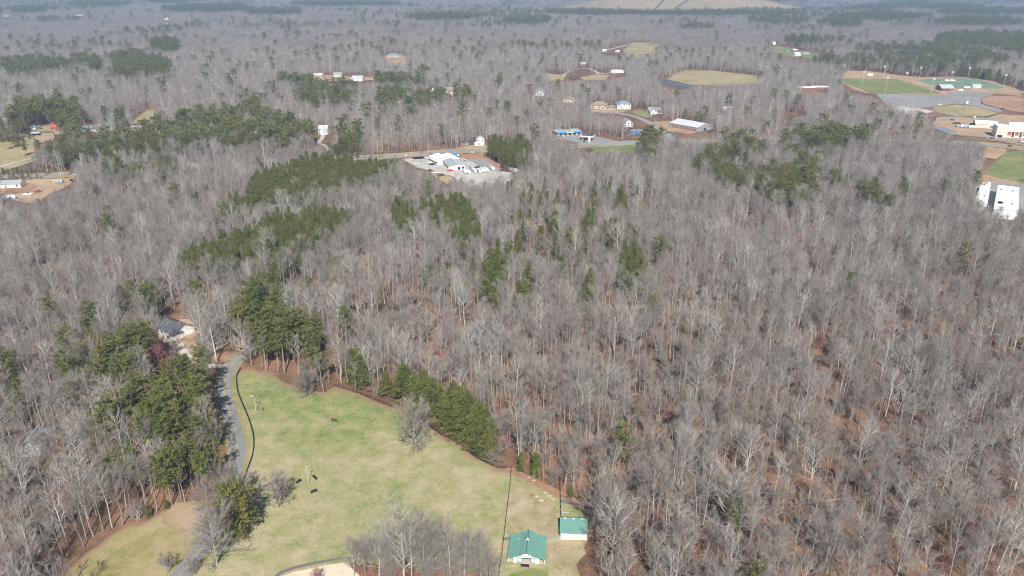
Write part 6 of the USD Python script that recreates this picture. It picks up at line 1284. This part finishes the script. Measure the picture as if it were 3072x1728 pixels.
for i, (x, y, h) in enumerate([(412, 268, 25), (885, 328, 36), (635, 416, 40), (1150, 412, 36), (908, 512, 44), (1318, 342, 36), (1462, 522, 42), (1706, 358, 20), (1896, 356, 38), (2332, 428, 33), (1498, 312, 18)]):
    h = h * 4.0 / 4.6 * (0.62 if h > 20 else .8); lb = ['at the left wood edge behind the green field', 'behind the middle of the green field', 'standing on the left side of the green field', 'at the right corner of the green field', 'at the near side of the green field by the parking lot', 'behind the bank between the two fields', 'near the club house at the near field corner', 'behind the left part of the turf field', 'tallest behind the turf field', 'at the right end of the turf field', 'before the dark pines between the fields'][i]
    t = thing('floodlight_mast', 'floodlight mast ' + lb, 'floodlight', P(*Zb(x, y)), 0)
    obj('mast', MB().tube([(0, 0, -.5), (0, 0, h)], [.36, .24], 8, True).done(), 'galvanised', t); obj('lamp_rack', MB().box(-1.7, 1.7, -.25, .05, h - 2.6, h - 2.3).box(-1.7, 1.7, -.25, .05, h - 1.3, h - 1.0).box(-1.7, 1.7, -.25, .05, h, h + .3).done(), 'galvanised', t)
    for z in (h - 2.25, h - .95):
        for xx in (-1.35, 0, 1.35): obj('lamp', MB().box(xx - .5, xx + .5, -.55, .2, z, z + .85).done(), 'lamp_glass', t)
zt = lambda px, py, o=0.03: P(px, py) + [0, 0, .2 + o]
for i, (a, b, mt) in enumerate([((1552, 383), (1845, 381), 'line_white'), ((1440, 441), (1700, 440), 'line_white')]):
    p0, p1 = zt(*Zb(*a)), zt(*Zb(*b)); v, f = ribbon(np.array([p0[:2], p1[:2]]), .9, .25); obj('turf_marking', (v, f), mt, kind='structure', label=['white touch line along the far side of the turf field', 'white touch line along the near side of the turf field'][i], cat='marking')
for i, (x, y) in enumerate([(555, 405), (440, 368), (1062, 406), (1345, 492), (590, 490)]):
    t = thing('goal', ['dark framed goal at the left of the green field', 'small goal in the far left corner of the green field', 'small goal at the right of the green field', 'small goal at the near right of the green field', 'small goal at the near left of the green field'][i], 'goal', zt(*Zb(x, y)) , 1.2)
    for xx in (-2.5, 2.4): obj('upright', MB().box(xx, xx + .12, 0, .12, 0, 2.2).done(), 'dark_trim', t)
    obj('crossbar', MB().box(-2.5, 2.52, 0, .12, 2.2, 2.32).done(), 'dark_trim', t); obj('net', MB().prism([(-2.4, 0.02), (2.4, .02), (2.4, .1), (-2.4, .1)], 0.2, 1.6).done(), 'grey_board', t)
for x, y, pn, st, lb, rt in [(1560, 657, 'white', 'van', 'white van on the large parking lot', 0), (2315, 712, 'black', 'sedan', 'black car on the drive beside the red clay', -.4), (2185, 1066, 'navy', 'sedan', 'dark car on the street in front of the tall school block', -.1), (2408, 1160, 'maroon', 'sedan', 'maroon car on the highway at the right', -.15), (2555, 1102, 'white', 'van', 'white van at the right edge in front of the school', -.1), (1745, 885, 'maroon', 'pickup', 'dark red truck among the parked equipment left of the annex', .2), (1790, 888, 'navy', 'pickup', 'dark blue truck among the parked equipment left of the annex', .2), (1830, 905, 'white', 'sedan', 'first white car beside the equipment left of the annex', .1), (1890, 910, 'white', 'suv', 'second white car beside the equipment left of the annex', .1), (1715, 845, 'black', 'sedan', 'small dark car on the lane above the equipment', .1)]:
    car(lb, *Zb(x, y), pn, st, rt)
for i in range(4):
    rv(['first', 'second', 'third', 'fourth'][i] + ' pale trailer from the left in the yard before the school annex', *Zb(1800 + i * 48, 925 + i * 4), 7, -.1, 'paint_white' if i % 2 else 'paint_silver')
t = thing('gate_house', 'small white gate house at the parking lot island', 'booth', P(*Zb(1892, 645)), 0); obj('wall', MB().box(-1.6, 1.6, 0, 2.4, 0, 3.0).done(), 'white_wall', t); obj('roof', MB().box(-2, 2, -.4, 2.8, 3.004, 3.4).done(), 'white_roof', t)
t = thing('small_marker', 'tiny white marker box on the straw coloured lawn', 'box', P(*Zb(1980, 810)), 0); obj('box', MB().box(-1, 1, -.6, .6, 0, 1.5).done(), 'white_wall', t); obj('lid', MB().box(-1.1, 1.1, -.7, .7, 1.504, 1.62).done(), 'white_roof', t)
lamp_post('tall lamp post on the straw coloured lawn', *Zb(1868, 800), 17, .2)
lamp_post('lamp post on the red clay bank at the right', *Zb(2232, 665), 11, .2)
for i, (x, y) in enumerate([(1830, 640), (1900, 580), (1650, 600), (1490, 575), (1790, 560), (1160, 600), (1690, 715), (1835, 770), (1745, 800), (1945, 640)]):
    thing('bare_sapling', 'small bare tree ' + ['on the parking island', 'at the far end of the parking island', 'in the middle of the parking lot', 'by the near edge of the green field', 'between parking lot and club house', 'at the left part of the parking lot', 'on the left end of the straw lawn', 'in the middle of the straw lawn', 'low on the straw lawn', 'beside the gate house'][i], 'tree', P(*Zb(x, y)) + [0, 0, .1], i, None, None, .42, BARE['forest_c'][3])
def slab_building(label, pxs, h, name, roof, wall='white_wall'):
    q = [P(px, py, h) for px, py in pxs]; q = [np.r_[p[:2], 0] for p in q]; c = np.mean(q, 0); z0 = float(height(c[0], c[1]))
    t = thing(name, label, 'building', (c[0], c[1], z0)); n = len(q); v = np.array([[*(p - c)[:2], -.4] for p in q] + [[*(p - c)[:2], h] for p in q])
    obj('wall', (v, np.array([[i, (i + 1) % n, n + (i + 1) % n] for i in range(n)] + [[i, n + (i + 1) % n, n + i] for i in range(n)])), wall, t)
    pl = Polygon(v[n:, :2]); m = trimesh.creation.extrude_polygon(pl.buffer(.25, join_style=2), .25, engine='earcut'); m.apply_translation([0, 0, h + .004]); obj('roof', m, roof, t)
    for k in range(5):
        a = v[n + k % n, :2] * .55; obj('roof_unit', MB().box(a[0] - 1.2, a[0] + 1.2, a[1] - 1.2, a[1] + 1.2, h + .26, h + 1.5).done(), 'pale_roof', t)
Zh = lambda x, y: (2428 + x / 4.0, 400 + y / 4.0)
slab_building('left of two long white roofed halls, with stepped left side', [Zh(1985, 835), Zh(2132, 852), Zh(2176, 592), Zh(2134, 590), Zh(2131, 602), Zh(2086, 602), Zh(2080, 632), Zh(2056, 634)], 5.5, 'hall', 'white_roof')
slab_building('right of two long white roofed halls, with black shaded side wall', [Zh(2215, 905), Zh(2505, 935), Zh(2515, 652), Zh(2268, 622)], 7.0, 'hall', 'white_roof')

# ------------------------------------------------------------------ haze
usdkit.material(stage, '/World/Looks/haze', {'v': ('principled_volume', {'color': (0.50, 0.71, 1.0), 'density': HAZE_DENSITY, 'anisotropy': 0.2})}, [], surface=None, volume='v.volume')
hz = MB().box(-16500, 16500, -900, 15600, -18.5, 186.0).done()
obj('haze', hz, 'haze', label='thin bluish haze over the distant woods', cat='haze', kind='stuff')
